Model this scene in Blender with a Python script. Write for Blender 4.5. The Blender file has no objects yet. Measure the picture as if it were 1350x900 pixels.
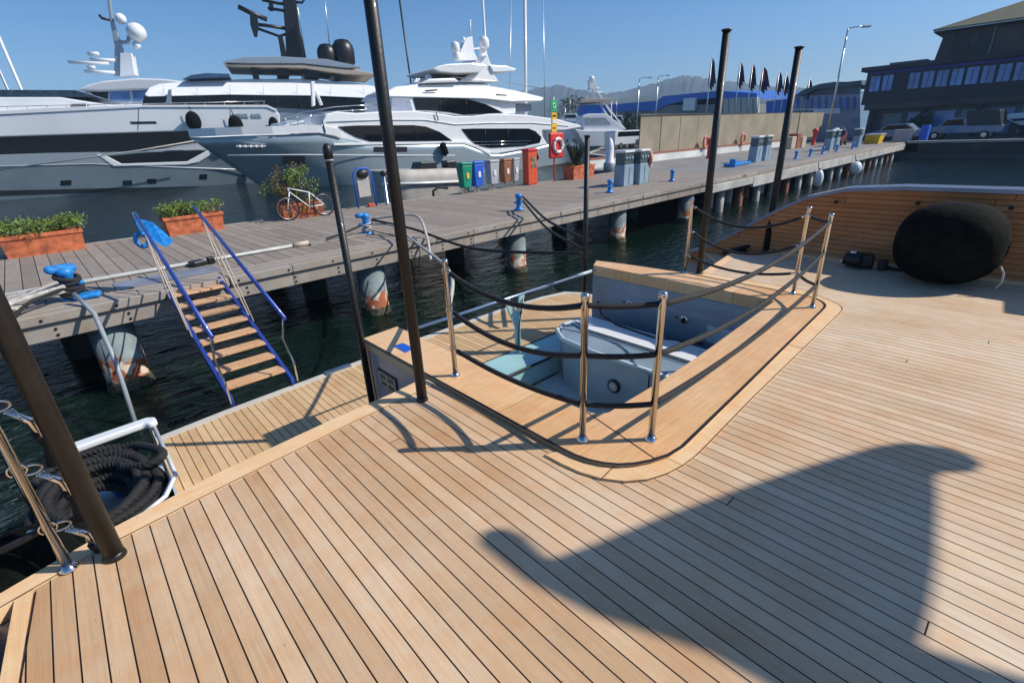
import bpy, math, random
from math import sin, cos, pi, radians as rad, sqrt, atan2
from mathutils import Vector, Matrix
random.seed(7)
SC = bpy.context.scene
COL = SC.collection
# ------------------------------------------------------------------ camera (surveyed)
FPX = 637.0; PITCH = rad(22.97); ROLL = rad(2.58); EYE = 1.75; YAW = rad(-41.8)
_f = Vector((0, cos(PITCH), -sin(PITCH))); _r0 = Vector((1, 0, 0)); _u0 = _r0.cross(_f)
_r = _r0*cos(ROLL) - _u0*sin(ROLL); _u = _r0*sin(ROLL) + _u0*cos(ROLL)
_RZ = Matrix.Rotation(YAW, 3, 'Z')
CF, CR, CU = _RZ @ _f, _RZ @ _r, _RZ @ _u
CAM = Vector((0, 0, EYE))
def ray(x, y): return (CF*FPX + CR*(x-675) - CU*(y-450)).normalized()
def G(x, y, z=0.0):
    "point of the survey photo on the level z"
    d = ray(x, y); return CAM + d*((z-EYE)/d.z)
def D(x, y, dist):
    d = ray(x, y); return CAM + d*(dist/math.hypot(d.x, d.y))
class Plane:
    "an upright plane through P with horizontal direction ang; local x along it, y away from the deck, z up"
    def __init__(s, P, Q):
        s.P = Vector((P[0], P[1], 0)); s.d = (Vector((Q[0], Q[1], 0))-s.P).normalized()
        s.n = Vector((-s.d.y, s.d.x, 0))
        if s.n.dot(s.P-Vector((0, 0, 0))) < 0: s.n = -s.n
        s.M = Matrix(((s.d.x, s.n.x, 0, s.P.x), (s.d.y, s.n.y, 0, s.P.y), (0, 0, 1, 0), (0, 0, 0, 1)))
    def at(s, x, y, off=0.0):
        d = ray(x, y); Q = s.P + s.n*off
        t = (Q-CAM).dot(s.n)/d.dot(s.n); W = CAM + d*t
        return ((W-s.P).dot(s.d), W.z)
# ------------------------------------------------------------------ mesh builder
class MB:
    def __init__(s): s.v = []; s.f = []; s.s = []
    def face(s, idx, sm=False): s.f.append(idx); s.s.append(sm)
    def poly(s, pts, sm=False):
        b = len(s.v); s.v += [tuple(p) for p in pts]; s.face(tuple(range(b, b+len(pts))), sm); return s
    def prism(s, pts, off):
        "closed polygon pts swept by off"
        b = len(s.v); n = len(pts); o = Vector(off); P = [Vector(p) for p in pts]
        s.v += [tuple(p) for p in P] + [tuple(p+o) for p in P]
        s.face(tuple(range(b, b+n))); s.face(tuple(reversed(range(b+n, b+2*n))))
        for i in range(n):
            j = (i+1) % n; s.face((b+j, b+i, b+n+i, b+n+j))
        return s
    def box(s, c, d, rz=0, ry=0, rx=0):
        M = Matrix.Translation(c) @ Matrix.Rotation(rz, 4, 'Z') @ Matrix.Rotation(ry, 4, 'Y') @ Matrix.Rotation(rx, 4, 'X')
        b = len(s.v)
        for x in (-.5, .5):
            for y in (-.5, .5):
                for z in (-.5, .5): s.v.append(tuple(M @ Vector((x*d[0], y*d[1], z*d[2]))))
        for q in ((0, 1, 3, 2), (4, 6, 7, 5), (0, 4, 5, 1), (2, 3, 7, 6), (0, 2, 6, 4), (1, 5, 7, 3)):
            s.face(tuple(b+i for i in q))
        return s
    def bx(s, a, c): return s.box([(a[i]+c[i])/2 for i in range(3)], [abs(c[i]-a[i]) for i in range(3)])
    def tube(s, pts, r, n=10, closed=False, twist=None, cap=True):
        P = [Vector(p) for p in pts]; m = len(P)
        R = r if isinstance(r, (list, tuple)) else [r]*m
        b = len(s.v); up = None; L = 0
        for i in range(m):
            if closed: t = P[(i+1) % m]-P[i-1]
            else: t = P[min(i+1, m-1)]-P[max(i-1, 0)]
            t.normalize()
            if up is None:
                up = Vector((0, 0, 1)) if abs(t.z) < .9 else Vector((1, 0, 0))
            x = (up - t*up.dot(t))
            if x.length < 1e-5: x = t.orthogonal()
            x.normalize(); y = t.cross(x); up = x
            if i: L += (P[i]-P[i-1]).length
            for k in range(n):
                a = 2*pi*k/n; rr = R[i]
                if twist: rr *= 1 + twist[1]*abs(sin(1.5*a - L*twist[0])) - twist[1]*.7
                s.v.append(tuple(P[i] + x*rr*cos(a) + y*rr*sin(a)))
        for i in range(m if closed else m-1):
            i2 = (i+1) % m
            for k in range(n):
                k2 = (k+1) % n
                s.face((b+i*n+k, b+i*n+k2, b+i2*n+k2, b+i2*n+k), True)
        if not closed and cap:
            s.face(tuple(b+k for k in reversed(range(n)))); s.face(tuple(b+(m-1)*n+k for k in range(n)))
        return s
    def lathe(s, prof, c=(0, 0, 0), n=20, axis='Z', sm=True):
        b = len(s.v); c = Vector(c)
        for (r, z) in prof:
            for k in range(n):
                a = 2*pi*k/n
                if axis == 'Z': p = Vector((r*cos(a), r*sin(a), z))
                elif axis == 'X': p = Vector((z, r*cos(a), r*sin(a)))
                else: p = Vector((r*sin(a), z, r*cos(a)))
                s.v.append(tuple(c+p))
        for i in range(len(prof)-1):
            for k in range(n):
                k2 = (k+1) % n; s.face((b+i*n+k, b+i*n+k2, b+(i+1)*n+k2, b+(i+1)*n+k), sm)
        if prof[0][0] > 1e-4: s.face(tuple(b+k for k in reversed(range(n))))
        if prof[-1][0] > 1e-4: s.face(tuple(b+(len(prof)-1)*n+k for k in range(n)))
        return s
    def ell(s, c, r, n=20, m=12, jit=0, rz=0, e=1.0):
        P_ = lambda q: math.copysign(abs(q)**e, q)
        b = len(s.v); c = Vector(c); Rz = Matrix.Rotation(rz, 3, 'Z')
        for i in range(m+1):
            t = pi*i/m
            for k in range(n):
                a = 2*pi*k/n; q = 1+random.uniform(-jit, jit)
                s.v.append(tuple(c + Rz @ Vector((r[0]*P_(sin(t))*P_(cos(a))*q, r[1]*P_(sin(t))*P_(sin(a))*q, r[2]*P_(cos(t))*q))))
        for i in range(m):
            for k in range(n):
                k2 = (k+1) % n; s.face((b+i*n+k, b+(i+1)*n+k, b+(i+1)*n+k2, b+i*n+k2), True)
        return s
    def torus(s, c, R, r, ax=(0, 0, 1), n=32, m=10, sx=1, sy=1):
        z = Vector(ax).normalized(); x = z.orthogonal().normalized()
        if abs(z.z) < .9: x = Vector((0, 0, 1)).cross(z).normalized()
        y = z.cross(x)
        return s.tube([Vector(c)+x*R*sx*cos(2*pi*i/n)+y*R*sy*sin(2*pi*i/n) for i in range(n)], r, m, closed=True)
    def leaves(s, c, r, num, size, shell=.35):
        "leaf-sized quads scattered through an ellipsoid"
        c = Vector(c)
        for _ in range(num):
            d = Vector((random.gauss(0, 1), random.gauss(0, 1), random.gauss(0, 1))).normalized()
            q = (random.random()**shell)
            p = c + Vector((d.x*r[0]*q, d.y*r[1]*q, d.z*r[2]*q))
            a = Vector((random.uniform(-1, 1), random.uniform(-1, 1), random.uniform(-.6, .8))).normalized()
            bb = a.cross(Vector((random.uniform(-1, 1), random.uniform(-1, 1), random.uniform(-1, 1)))).normalized()
            l = size*random.uniform(.6, 1.4); w = l*.42
            s.poly([p-a*l*.5, p+bb*w*.5, p+a*l*.5, p-bb*w*.5])
        return s
    def build(s, name, m, parent=None, M=None, bevel=0, seg=2, loc=None, local=False):
        me = bpy.data.meshes.new(name); 
        me.from_pydata(s.v, [], s.f); me.polygons.foreach_set('use_smooth', s.s)
        o = bpy.data.objects.new(name, me); COL.objects.link(o)
        if M is not None: me.transform(M)
        if loc is not None and parent is None:
            me.transform(Matrix.Translation(-Vector(loc))); o.location = loc
        if parent is not None:
            o.parent = parent
            pl = parent.matrix_basis if parent.parent is None else parent.parent.matrix_basis
            if not local: me.transform(pl.inverted())
        me.validate(); me.update()
        me.materials.append(m)
        if bevel:
            b = o.modifiers.new('bevel', 'BEVEL'); b.width = bevel; b.segments = seg; b.limit_method = 'ANGLE'; b.angle_limit = rad(35)
            b.harden_normals = False
        return o
def tag(o, label=None, cat=None, group=None, kind=None):
    if label: o['label'] = label
    if cat: o['category'] = cat
    if group: o['group'] = group
    if kind: o['kind'] = kind
    return o
def thing(name, loc, label, cat, group=None):
    o = bpy.data.objects.new(name, None); COL.objects.link(o); o.location = loc; o.empty_display_size = .1
    return tag(o, label, cat, group)
def struct(name, loc=(0, 0, 0)):
    o = bpy.data.objects.new(name, None); COL.objects.link(o); o.location = loc; o['kind'] = 'structure'; return o
def copy_tree(o, parent=None):
    c = o.copy(); COL.objects.link(c); c.parent = parent
    for ch in [x for x in list(COL.objects) if x.parent is o]: copy_tree(ch, c)
    return c
def dup(o, loc, label, rz=None, scale=None):
    c = copy_tree(o); c.location = loc; c['label'] = label
    if rz is not None: c.rotation_euler = (0, 0, rz)
    if scale is not None: c.scale = (scale,)*3
    return c
# ------------------------------------------------------------------ materials
def nmat(name):
    m = bpy.data.materials.new(name); m.use_nodes = True
    return m, m.node_tree.nodes, m.node_tree.links, m.node_tree.nodes['Principled BSDF']
def mat(name, col, rough=.5, metal=0, var=.12, vs=3.0, bump=0, bs=40, coat=0, spec=.5, rust=None, col2=None):
    m, N, L, b = nmat(name)
    b.inputs['Roughness'].default_value = rough; b.inputs['Metallic'].default_value = metal
    b.inputs['Coat Weight'].default_value = coat; b.inputs['Coat Roughness'].default_value = .05
    b.inputs['Specular IOR Level'].default_value = spec
    g = N.new('ShaderNodeNewGeometry')
    n = N.new('ShaderNodeTexNoise'); n.inputs['Scale'].default_value = vs; n.inputs['Detail'].default_value = 6
    L.new(g.outputs['Position'], n.inputs['Vector'])
    mx = N.new('ShaderNodeMix'); mx.data_type = 'RGBA'
    c2 = col2 or [c*(1-var*2) for c in col]
    mx.inputs[6].default_value = (*c2, 1); mx.inputs[7].default_value = (*[min(1, c*(1+var*.5)) for c in col], 1)
    rmp = N.new('ShaderNodeMapRange'); rmp.inputs[1].default_value = .3; rmp.inputs[2].default_value = .7
    L.new(n.outputs['Fac'], rmp.inputs[0]); L.new(rmp.outputs[0], mx.inputs[0])
    out = mx.outputs[2]
    if rust:
        z0, z1, rc = rust
        sp = N.new('ShaderNodeSeparateXYZ'); L.new(g.outputs['Position'], sp.inputs[0])
        r2 = N.new('ShaderNodeMapRange'); r2.inputs[1].default_value = z1; r2.inputs[2].default_value = z0
        L.new(sp.outputs[2], r2.inputs[0])
        n2 = N.new('ShaderNodeTexNoise'); n2.inputs['Scale'].default_value = 4.5; n2.inputs['Detail'].default_value = 8; n2.inputs['Roughness'].default_value = .7
        L.new(g.outputs['Position'], n2.inputs['Vector'])
        ad = N.new('ShaderNodeMath'); ad.operation = 'ADD'; L.new(r2.outputs[0], ad.inputs[0]); L.new(n2.outputs['Fac'], ad.inputs[1])
        r3 = N.new('ShaderNodeMapRange'); r3.inputs[1].default_value = .98; r3.inputs[2].default_value = 1.08; L.new(ad.outputs[0], r3.inputs[0])
        m2 = N.new('ShaderNodeMix'); m2.data_type = 'RGBA'; L.new(r3.outputs[0], m2.inputs[0]); L.new(out, m2.inputs[6])
        m3 = N.new('ShaderNodeMix'); m3.data_type = 'RGBA'; m3.inputs[6].default_value = (*rc, 1); m3.inputs[7].default_value = (.55, .48, .38, 1)
        n3 = N.new('ShaderNodeTexNoise'); n3.inputs['Scale'].default_value = 7; L.new(g.outputs['Position'], n3.inputs['Vector'])
        r4 = N.new('ShaderNodeMapRange'); r4.inputs[1].default_value = .48; r4.inputs[2].default_value = .56; L.new(n3.outputs['Fac'], r4.inputs[0]); L.new(r4.outputs[0], m3.inputs[0])
        L.new(m3.outputs[2], m2.inputs[7]); out = m2.outputs[2]
    L.new(out, b.inputs['Base Color'])
    if bump:
        nb = N.new('ShaderNodeTexNoise'); nb.inputs['Scale'].default_value = bs; nb.inputs['Detail'].default_value = 4
        L.new(g.outputs['Position'], nb.inputs['Vector'])
        bp = N.new('ShaderNodeBump'); bp.inputs['Strength'].default_value = bump; bp.inputs['Distance'].default_value = .01
        L.new(nb.outputs['Fac'], bp.inputs['Height']); L.new(bp.outputs[0], b.inputs['Normal'])
    return m
def planks(name, ca, cb, cg, w, x0, seam, axis=0, rough=.55, ang=0.0, butt=14.0, seamcol=(.012, .01, .008), grey=.5, grain=1.0, sheen_x=0.0, blotch=.55, bump=.25):
    "boards of width w side by side along one horizontal axis, with dark seams, board-to-board tone and grain"
    m, N, L, b = nmat(name)
    b.inputs['Roughness'].default_value = rough; b.inputs['Specular IOR Level'].default_value = .2
    g = N.new('ShaderNodeNewGeometry')
    mp = N.new('ShaderNodeMapping'); mp.vector_type = 'TEXTURE'; mp.inputs['Rotation'].default_value = (0, 0, ang)
    L.new(g.outputs['Position'], mp.inputs['Vector'])
    sp = N.new('ShaderNodeSeparateXYZ'); L.new(mp.outputs[0], sp.inputs[0])
    def M_(op, a, c=None, d=None):
        x = N.new('ShaderNodeMath'); x.operation = op
        for i, q in enumerate((a, c, d)):
            if q is None: continue
            if isinstance(q, (int, float)): x.inputs[i].default_value = q
            else: L.new(q, x.inputs[i])
        return x.outputs[0]
    A = sp.outputs[axis]; Bc = sp.outputs[1-axis] if axis < 2 else sp.outputs[1]
    k = M_('DIVIDE', M_('SUBTRACT', A, x0), w); idx = M_('FLOOR', k); fr = M_('SUBTRACT', k, idx)
    edge = M_('MULTIPLY', M_('MINIMUM', fr, M_('SUBTRACT', 1.0, fr)), w)      # metres from the seam
    sm1 = N.new('ShaderNodeMapRange'); sm1.inputs[1].default_value = seam*.5; sm1.inputs[2].default_value = seam*.5+.0008; sm1.inputs[3].default_value = 1; sm1.inputs[4].default_value = 0
    L.new(edge, sm1.inputs[0])
    wn = N.new('ShaderNodeTexWhiteNoise'); wn.noise_dimensions = '1D'; L.new(idx, wn.inputs['W'])
    off = M_('MULTIPLY', wn.outputs['Value'], 37.0)
    q = M_('DIVIDE', M_('ADD', Bc, off), butt); qf = M_('FRACT', q); qi = M_('FLOOR', q)
    be = M_('MULTIPLY', M_('MINIMUM', qf, M_('SUBTRACT', 1.0, qf)), butt)
    sm2 = N.new('ShaderNodeMapRange'); sm2.inputs[1].default_value = seam*.5; sm2.inputs[2].default_value = seam*.5+.001; sm2.inputs[3].default_value = 1; sm2.inputs[4].default_value = 0
    L.new(be, sm2.inputs[0])
    sm = M_('MAXIMUM', sm1.outputs[0], sm2.outputs[0])
    wn2 = N.new('ShaderNodeTexWhiteNoise'); wn2.noise_dimensions = '2D'
    cb_ = N.new('ShaderNodeCombineXYZ'); L.new(idx, cb_.inputs[0]); L.new(qi, cb_.inputs[1]); L.new(cb_.outputs[0], wn2.inputs['Vector'])
    c1 = N.new('ShaderNodeMix'); c1.data_type = 'RGBA'; c1.inputs[6].default_value = (*ca, 1); c1.inputs[7].default_value = (*cb, 1); L.new(wn2.outputs['Value'], c1.inputs[0])
    # weathering patches, plus a glancing sheen painted in as grey toward +X
    n1 = N.new('ShaderNodeTexNoise'); n1.inputs['Scale'].default_value = .7; n1.inputs['Detail'].default_value = 5; L.new(mp.outputs[0], n1.inputs['Vector'])
    r1 = N.new('ShaderNodeMapRange'); r1.inputs[1].default_value = .35; r1.inputs[2].default_value = .72; r1.inputs[4].default_value = grey; L.new(M_('ADD', n1.outputs['Fac'], M_('MULTIPLY', M_('SUBTRACT', sp.outputs[0], 2.0), sheen_x)), r1.inputs[0])
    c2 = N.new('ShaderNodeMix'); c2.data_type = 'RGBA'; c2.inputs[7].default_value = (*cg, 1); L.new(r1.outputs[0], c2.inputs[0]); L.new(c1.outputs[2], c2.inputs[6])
    # warm and olive blotches that cross the boards, and a few small dirt specks
    nb1 = N.new('ShaderNodeTexNoise'); nb1.inputs['Scale'].default_value = 5.5; nb1.inputs['Detail'].default_value = 4; nb1.inputs['Roughness'].default_value = .65; L.new(mp.outputs[0], nb1.inputs['Vector'])
    rb1 = N.new('ShaderNodeMapRange'); rb1.inputs[1].default_value = .42; rb1.inputs[2].default_value = .70; rb1.inputs[4].default_value = blotch; L.new(nb1.outputs['Fac'], rb1.inputs[0])
    cbx = N.new('ShaderNodeMix'); cbx.data_type = 'RGBA'; cbx.blend_type = 'MULTIPLY'; L.new(rb1.outputs[0], cbx.inputs[0]); L.new(c2.outputs[2], cbx.inputs[6]); cbx.inputs[7].default_value = (.98, .74, .55, 1)
    nb2 = N.new('ShaderNodeTexNoise'); nb2.inputs['Scale'].default_value = 1.9; nb2.inputs['Detail'].default_value = 6; nb2.inputs['Roughness'].default_value = .7; L.new(g.outputs['Position'], nb2.inputs['Vector'])
    rb2 = N.new('ShaderNodeMapRange'); rb2.inputs[1].default_value = .50; rb2.inputs[2].default_value = .68; rb2.inputs[4].default_value = blotch*.8; L.new(nb2.outputs['Fac'], rb2.inputs[0])
    cby = N.new('ShaderNodeMix'); cby.data_type = 'RGBA'; cby.blend_type = 'MULTIPLY'; L.new(rb2.outputs[0], cby.inputs[0]); L.new(cbx.outputs[2], cby.inputs[6]); cby.inputs[7].default_value = (.80, .78, .74, 1)
    nb3 = N.new('ShaderNodeTexNoise'); nb3.inputs['Scale'].default_value = 42; nb3.inputs['Detail'].default_value = 2; L.new(g.outputs['Position'], nb3.inputs['Vector'])
    rb3 = N.new('ShaderNodeMapRange'); rb3.inputs[1].default_value = .735; rb3.inputs[2].default_value = .77; rb3.inputs[4].default_value = .55; L.new(nb3.outputs['Fac'], rb3.inputs[0])
    c2 = N.new('ShaderNodeMix'); c2.data_type = 'RGBA'; L.new(rb3.outputs[0], c2.inputs[0]); L.new(cby.outputs[2], c2.inputs[6]); c2.inputs[7].default_value = (.12, .08, .05, 1)
    # grain: long fine streaks
    cx = N.new('ShaderNodeCombineXYZ')
    L.new(M_('ADD', M_('MULTIPLY', A, 260.0), M_('MULTIPLY', idx, 13.7)), cx.inputs[0]); L.new(M_('MULTIPLY', Bc, 3.5), cx.inputs[1])
    n2 = N.new('ShaderNodeTexNoise'); n2.inputs['Scale'].default_value = 1; n2.inputs['Detail'].default_value = 5; L.new(cx.outputs[0], n2.inputs['Vector'])
    cx3 = N.new('ShaderNodeCombineXYZ')
    L.new(M_('ADD', M_('MULTIPLY', A, 45.0), M_('MULTIPLY', idx, 7.7)), cx3.inputs[0]); L.new(M_('MULTIPLY', Bc, 1.6), cx3.inputs[1])
    n3 = N.new('ShaderNodeTexNoise'); n3.inputs['Scale'].default_value = 1; n3.inputs['Detail'].default_value = 3; L.new(cx3.outputs[0], n3.inputs['Vector'])
    n4 = N.new('ShaderNodeTexNoise'); n4.inputs['Scale'].default_value = 330; n4.inputs['Detail'].default_value = 2; L.new(mp.outputs[0], n4.inputs['Vector'])
    gr = M_('ADD', M_('ADD', M_('MULTIPLY', M_('SUBTRACT', n2.outputs['Fac'], .5), .45*grain), M_('MULTIPLY', M_('SUBTRACT', n3.outputs['Fac'], .5), .26*grain)), M_('MULTIPLY', M_('SUBTRACT', n4.outputs['Fac'], .5), .35*grain))
    gm = M_('ADD', gr, 1.0)
    c3 = N.new('ShaderNodeVectorMath'); c3.operation = 'SCALE'; L.new(c2.outputs[2], c3.inputs[0]); L.new(gm, c3.inputs['Scale'])
    c4 = N.new('ShaderNodeMix'); c4.data_type = 'RGBA'; L.new(sm, c4.inputs[0]); L.new(c3.outputs[0], c4.inputs[6]); c4.inputs[7].default_value = (*seamcol, 1)
    L.new(c4.outputs[2], b.inputs['Base Color'])
    bp = N.new('ShaderNodeBump'); bp.inputs['Strength'].default_value = bump; bp.inputs['Distance'].default_value = .003
    L.new(M_('SUBTRACT', M_('MULTIPLY', gr, .5), M_('MULTIPLY', sm, 1.0)), bp.inputs['Height']); L.new(bp.outputs[0], b.inputs['Normal'])
    rr = M_('ADD', rough-.12, M_('MULTIPLY', n3.outputs['Fac'], .24)); L.new(rr, b.inputs['Roughness'])
    return m
TK_A, TK_B, TK_G = (.48, .295, .155), (.64, .445, .275), (.73, .60, .45)
M = {}
M['deck'] = planks('teak_deck', TK_A, TK_B, TK_G, .0772, .345, .0050, 0, sheen_x=.045, grey=.75)
M['bulwark_wood'] = planks('teak_bulwark', (.50, .20, .075), (.60, .26, .10), (.52, .27, .13), .062, .01, .005, 2, rough=.5, butt=6)
M['platform'] = planks('teak_platform', (.52, .34, .17), (.66, .46, .26), (.64, .48, .30), .0772, .345, .0060, 0)
M['margin'] = planks('teak_margin', (.74, .49, .26), (.80, .56, .33), (.80, .60, .38), 3.1, -7.13, .003, 0, butt=60)
M['margin_side'] = planks('teak_margin_side', (.74, .49, .26), (.80, .56, .33), (.80, .60, .38), 3.3, -7.4, .003, 1, butt=60)
M['coaming'] = planks('varnished_teak', (.66, .375, .17), (.76, .47, .235), (.78, .58, .37), 2.9, -6.5, .002, 1, rough=.35, butt=60, grain=1.6, grey=.7)
M['tread'] = planks('tread_teak', (.62, .36, .19), (.72, .45, .26), (.65, .46, .30), .05, .02, .004, 1, butt=.62)
PANG = rad(1.62)
M['pier'] = planks('pier_boards', (.23, .20, .175), (.32, .285, .255), (.29, .26, .235), .21, 0, .012, 0, rough=.8, ang=PANG, butt=6.2, grain=1.3, bump=.6)
M['pier_beam'] = planks('pier_beam_wood', (.26, .235, .205), (.36, .33, .295), (.33, .305, .275), .3, .05, .012, 1, rough=.8, ang=PANG, butt=4.0, grain=1.3, bump=.6)
M['caulk'] = mat('black_caulk', (.012, .011, .01), .5)
M['steel'] = mat('polished_steel', (.72, .70, .67), .12, 1, var=.04)
M['steel_dull'] = mat('brushed_steel', (.55, .56, .57), .35, 1, var=.08)
M['black_pole'] = mat('black_painted_pole', (.012, .011, .011), .5, 0, var=.3, vs=8, coat=.08, bump=.25, bs=50)
M['black_rope'] = mat('black_rope', (.018, .018, .02), .7, var=.3, vs=30, bump=.6, bs=300)
M['white_rope'] = mat('white_rope', (.55, .53, .49), .8, var=.2, vs=20, bump=.5, bs=300)
M['dark_cover'] = mat('black_fender_cover', (.006, .008, .007), .9, var=.4, vs=9, bump=.8, bs=14, spec=.12)
M['hull_grey'] = mat('grey_hull_paint', (.30, .34, .37), .35, var=.05, coat=.3)
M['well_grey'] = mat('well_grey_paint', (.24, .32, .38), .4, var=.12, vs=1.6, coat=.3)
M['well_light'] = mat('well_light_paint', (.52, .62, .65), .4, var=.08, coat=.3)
M['white_paint'] = mat('white_paint', (.75, .77, .78), .35, var=.05, coat=.3)
M['gel_white'] = mat('gelcoat_white', (.84, .85, .86), .25, var=.03, coat=.5)
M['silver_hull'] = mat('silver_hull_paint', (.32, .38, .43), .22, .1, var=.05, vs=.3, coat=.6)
M['hull_low'] = mat('silver_hull_reflect', (.15, .20, .23), .2, var=.1, vs=.4, coat=.5)  # darker copy of the silver hull; reflected water put into its colour
M['grey_white'] = mat('pale_grey_gelcoat', (.80, .83, .86), .28, var=.05, vs=.3, coat=.5)
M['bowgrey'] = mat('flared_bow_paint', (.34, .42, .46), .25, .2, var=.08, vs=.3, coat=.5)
M['glass'] = mat('dark_window_glass', (.006, .007, .01), .05, var=.3, vs=.5, spec=.3)
M['glass_sky'] = mat('sky_tinted_glass', (.16, .34, .75), .15, var=.35, vs=.4)  # reflected sky put into the glass colour
M['black'] = mat('black_plastic', (.012, .012, .014), .4, var=.2)
M['tan'] = mat('tan_lining', (.50, .42, .33), .6, var=.06)
M['boot'] = mat('antifoul_black', (.01, .011, .012), .6, var=.2)
M['blue'] = mat('blue_anodised', (.03, .07, .36), .35, .2, var=.15, coat=.3)
M['bluelt'] = mat('bright_blue_paint', (.02, .27, .75), .45, var=.25, vs=15)
M['terracotta'] = mat('terracotta_planter', (.62, .17, .07), .8, var=.3, vs=7, bump=.3, bs=60)
M['leaf'] = mat('planter_leaves', (.20, .27, .05), .5, var=.3, vs=9, col2=(.07, .13, .02))
M['leaf_dry'] = mat('dry_leaves', (.22, .13, .05), .7, var=.4, vs=9, col2=(.08, .10, .03))
M['leaf_dark'] = mat('dark_leaves', (.045, .075, .03), .6, var=.4, vs=3)
M['trunk'] = mat('bark', (.12, .09, .06), .9, var=.3, vs=12)
M['concrete'] = mat('pale_concrete', (.46, .45, .42), .85, var=.18, vs=1.5, bump=.5, bs=30)
M['pile'] = mat('pile_concrete', (.20, .26, .27), .8, var=.25, vs=3, bump=.5, bs=25, rust=(-1.5, -.45, (.30, .085, .03)))
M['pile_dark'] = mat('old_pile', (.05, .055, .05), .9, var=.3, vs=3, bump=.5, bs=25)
M['quay'] = mat('quay_stone', (.06, .06, .065), .85, var=.3, vs=.8, bump=.5, bs=8)
M['ground'] = mat('yard_asphalt', (.10, .10, .105), .9, var=.2, vs=.2)
M['kerb'] = mat('quay_kerb', (.40, .39, .36), .85, var=.15, vs=1)
M['red'] = mat('red_paint', (.62, .03, .025), .45, var=.1, vs=6)
M['orange'] = mat('orange_red_paint', (.68, .09, .03), .5, var=.15, vs=5)
M['green'] = mat('green_bin', (.0, .27, .16), .5, var=.15, vs=5)
M['blue_bin'] = mat('blue_bin', (.01, .11, .62), .5, var=.1, vs=5)
M['grey_bin'] = mat('grey_bin', (.42, .44, .46), .5, var=.1, vs=5)
M['brown_bin'] = mat('brown_bin', (.30, .12, .06), .5, var=.1, vs=5)
M['yellow'] = mat('yellow_sign', (.75, .47, .02), .5, var=.05)
M['sign_green'] = mat('green_sign', (.01, .36, .14), .5, var=.05)
M['ped'] = mat('pedestal_plastic', (.27, .38, .47), .45, var=.12, vs=2)
M['ped_top'] = mat('pedestal_dark', (.09, .13, .14), .3, var=.2, vs=3)
M['mesh_fence'] = mat('brown_green_screen', (.33, .29, .21), .95, var=.15, vs=.6)
M['lowwall'] = mat('whitewashed_wall', (.66, .68, .66), .8, var=.12, vs=.7)
M['roof_blue'] = mat('blue_roof_sheet', (.02, .16, .62), .5, var=.1, vs=.1)
M['wall_grey'] = mat('grey_cladding', (.24, .25, .25), .8, var=.1, vs=.2)
M['wall_cream'] = mat('cream_cladding', (.58, .57, .50), .8, var=.1, vs=.2)
M['bld_dark'] = mat('dark_facade', (.032, .036, .05), .6, var=.25, vs=.3)
M['bld_brown'] = mat('brown_facade', (.085, .075, .07), .7, var=.25, vs=.3)
M['bld_blue'] = mat('blue_shopfront', (.05, .12, .20), .35, var=.4, vs=.25)
M['bld_roof'] = mat('olive_roof_sheet', (.16, .15, .085), .7, var=.15, vs=.3)
M['bld_trim'] = mat('violet_blue_trim', (.04, .04, .32), .5)
M['navy'] = mat('navy_flag', (.01, .012, .10), .8, var=.3, vs=1)
M['hill'] = mat('hill_scrub', (.07, .085, .075), .95, var=.25, vs=.01)
M['car_white'] = mat('white_car_paint', (.75, .76, .78), .25, coat=.6, var=.03)
M['car_dark'] = mat('dark_car_paint', (.03, .04, .06), .25, coat=.6, var=.1)
M['car_blue'] = mat('pale_blue_car_paint', (.16, .24, .36), .3, coat=.5, var=.1)
M['tyre'] = mat('tyre_rubber', (.012, .012, .012), .8)
M['canvas'] = mat('matt_grey_panel', (.20, .21, .23), .9, var=.1)  # matt grey shared by the added shade panels and building frame posts
M['hose'] = mat('pale_hose', (.52, .54, .52), .6, var=.15, vs=4)
M['sand'] = mat('beige_tender_tube', (.42, .40, .37), .6, var=.1)
M['chrome_teal'] = mat('teal_bracket_paint', (.35, .58, .58), .4, coat=.3, var=.06)
# water
def water():
    m, N, L, b = nmat('harbour_water')
    b.inputs['Base Color'].default_value = (.003, .011, .007, 1); b.inputs['Roughness'].default_value = .045
    b.inputs['IOR'].default_value = 1.33
    g = N.new('ShaderNodeNewGeometry')
    mp = N.new('ShaderNodeMapping'); mp.inputs['Rotation'].default_value = (0, 0, .5); mp.inputs['Scale'].default_value = (1, 1.9, 1)
    L.new(g.outputs['Position'], mp.inputs[0])
    n1 = N.new('ShaderNodeTexNoise'); n1.inputs['Scale'].default_value = 2.3; n1.inputs['Detail'].default_value = 5; n1.inputs['Roughness'].default_value = .55; n1.inputs['Distortion'].default_value = .6
    n2 = N.new('ShaderNodeTexNoise'); n2.inputs['Scale'].default_value = .35; n2.inputs['Detail'].default_value = 2
    L.new(mp.outputs[0], n1.inputs[0]); L.new(mp.outputs[0], n2.inputs[0])
    ad = N.new('ShaderNodeMath'); ad.operation = 'MULTIPLY_ADD'; L.new(n2.outputs[0], ad.inputs[0]); ad.inputs[1].default_value = 1.6; L.new(n1.outputs[0], ad.inputs[2])
    bp = N.new('ShaderNodeBump'); bp.inputs['Strength'].default_value = .8; bp.inputs['Distance'].default_value = .15
    L.new(ad.outputs[0], bp.inputs['Height']); L.new(bp.outputs[0], b.inputs['Normal'])
    return m
M['water'] = water()
# ================================================================== WATER, AIR, GROUND
wz = -1.45
o = MB().poly([(-900, -400, wz), (3500, -400, wz), (3500, 4500, wz), (-900, 4500, wz)]).build('water', M['water']); tag(o, kind='structure')
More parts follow.
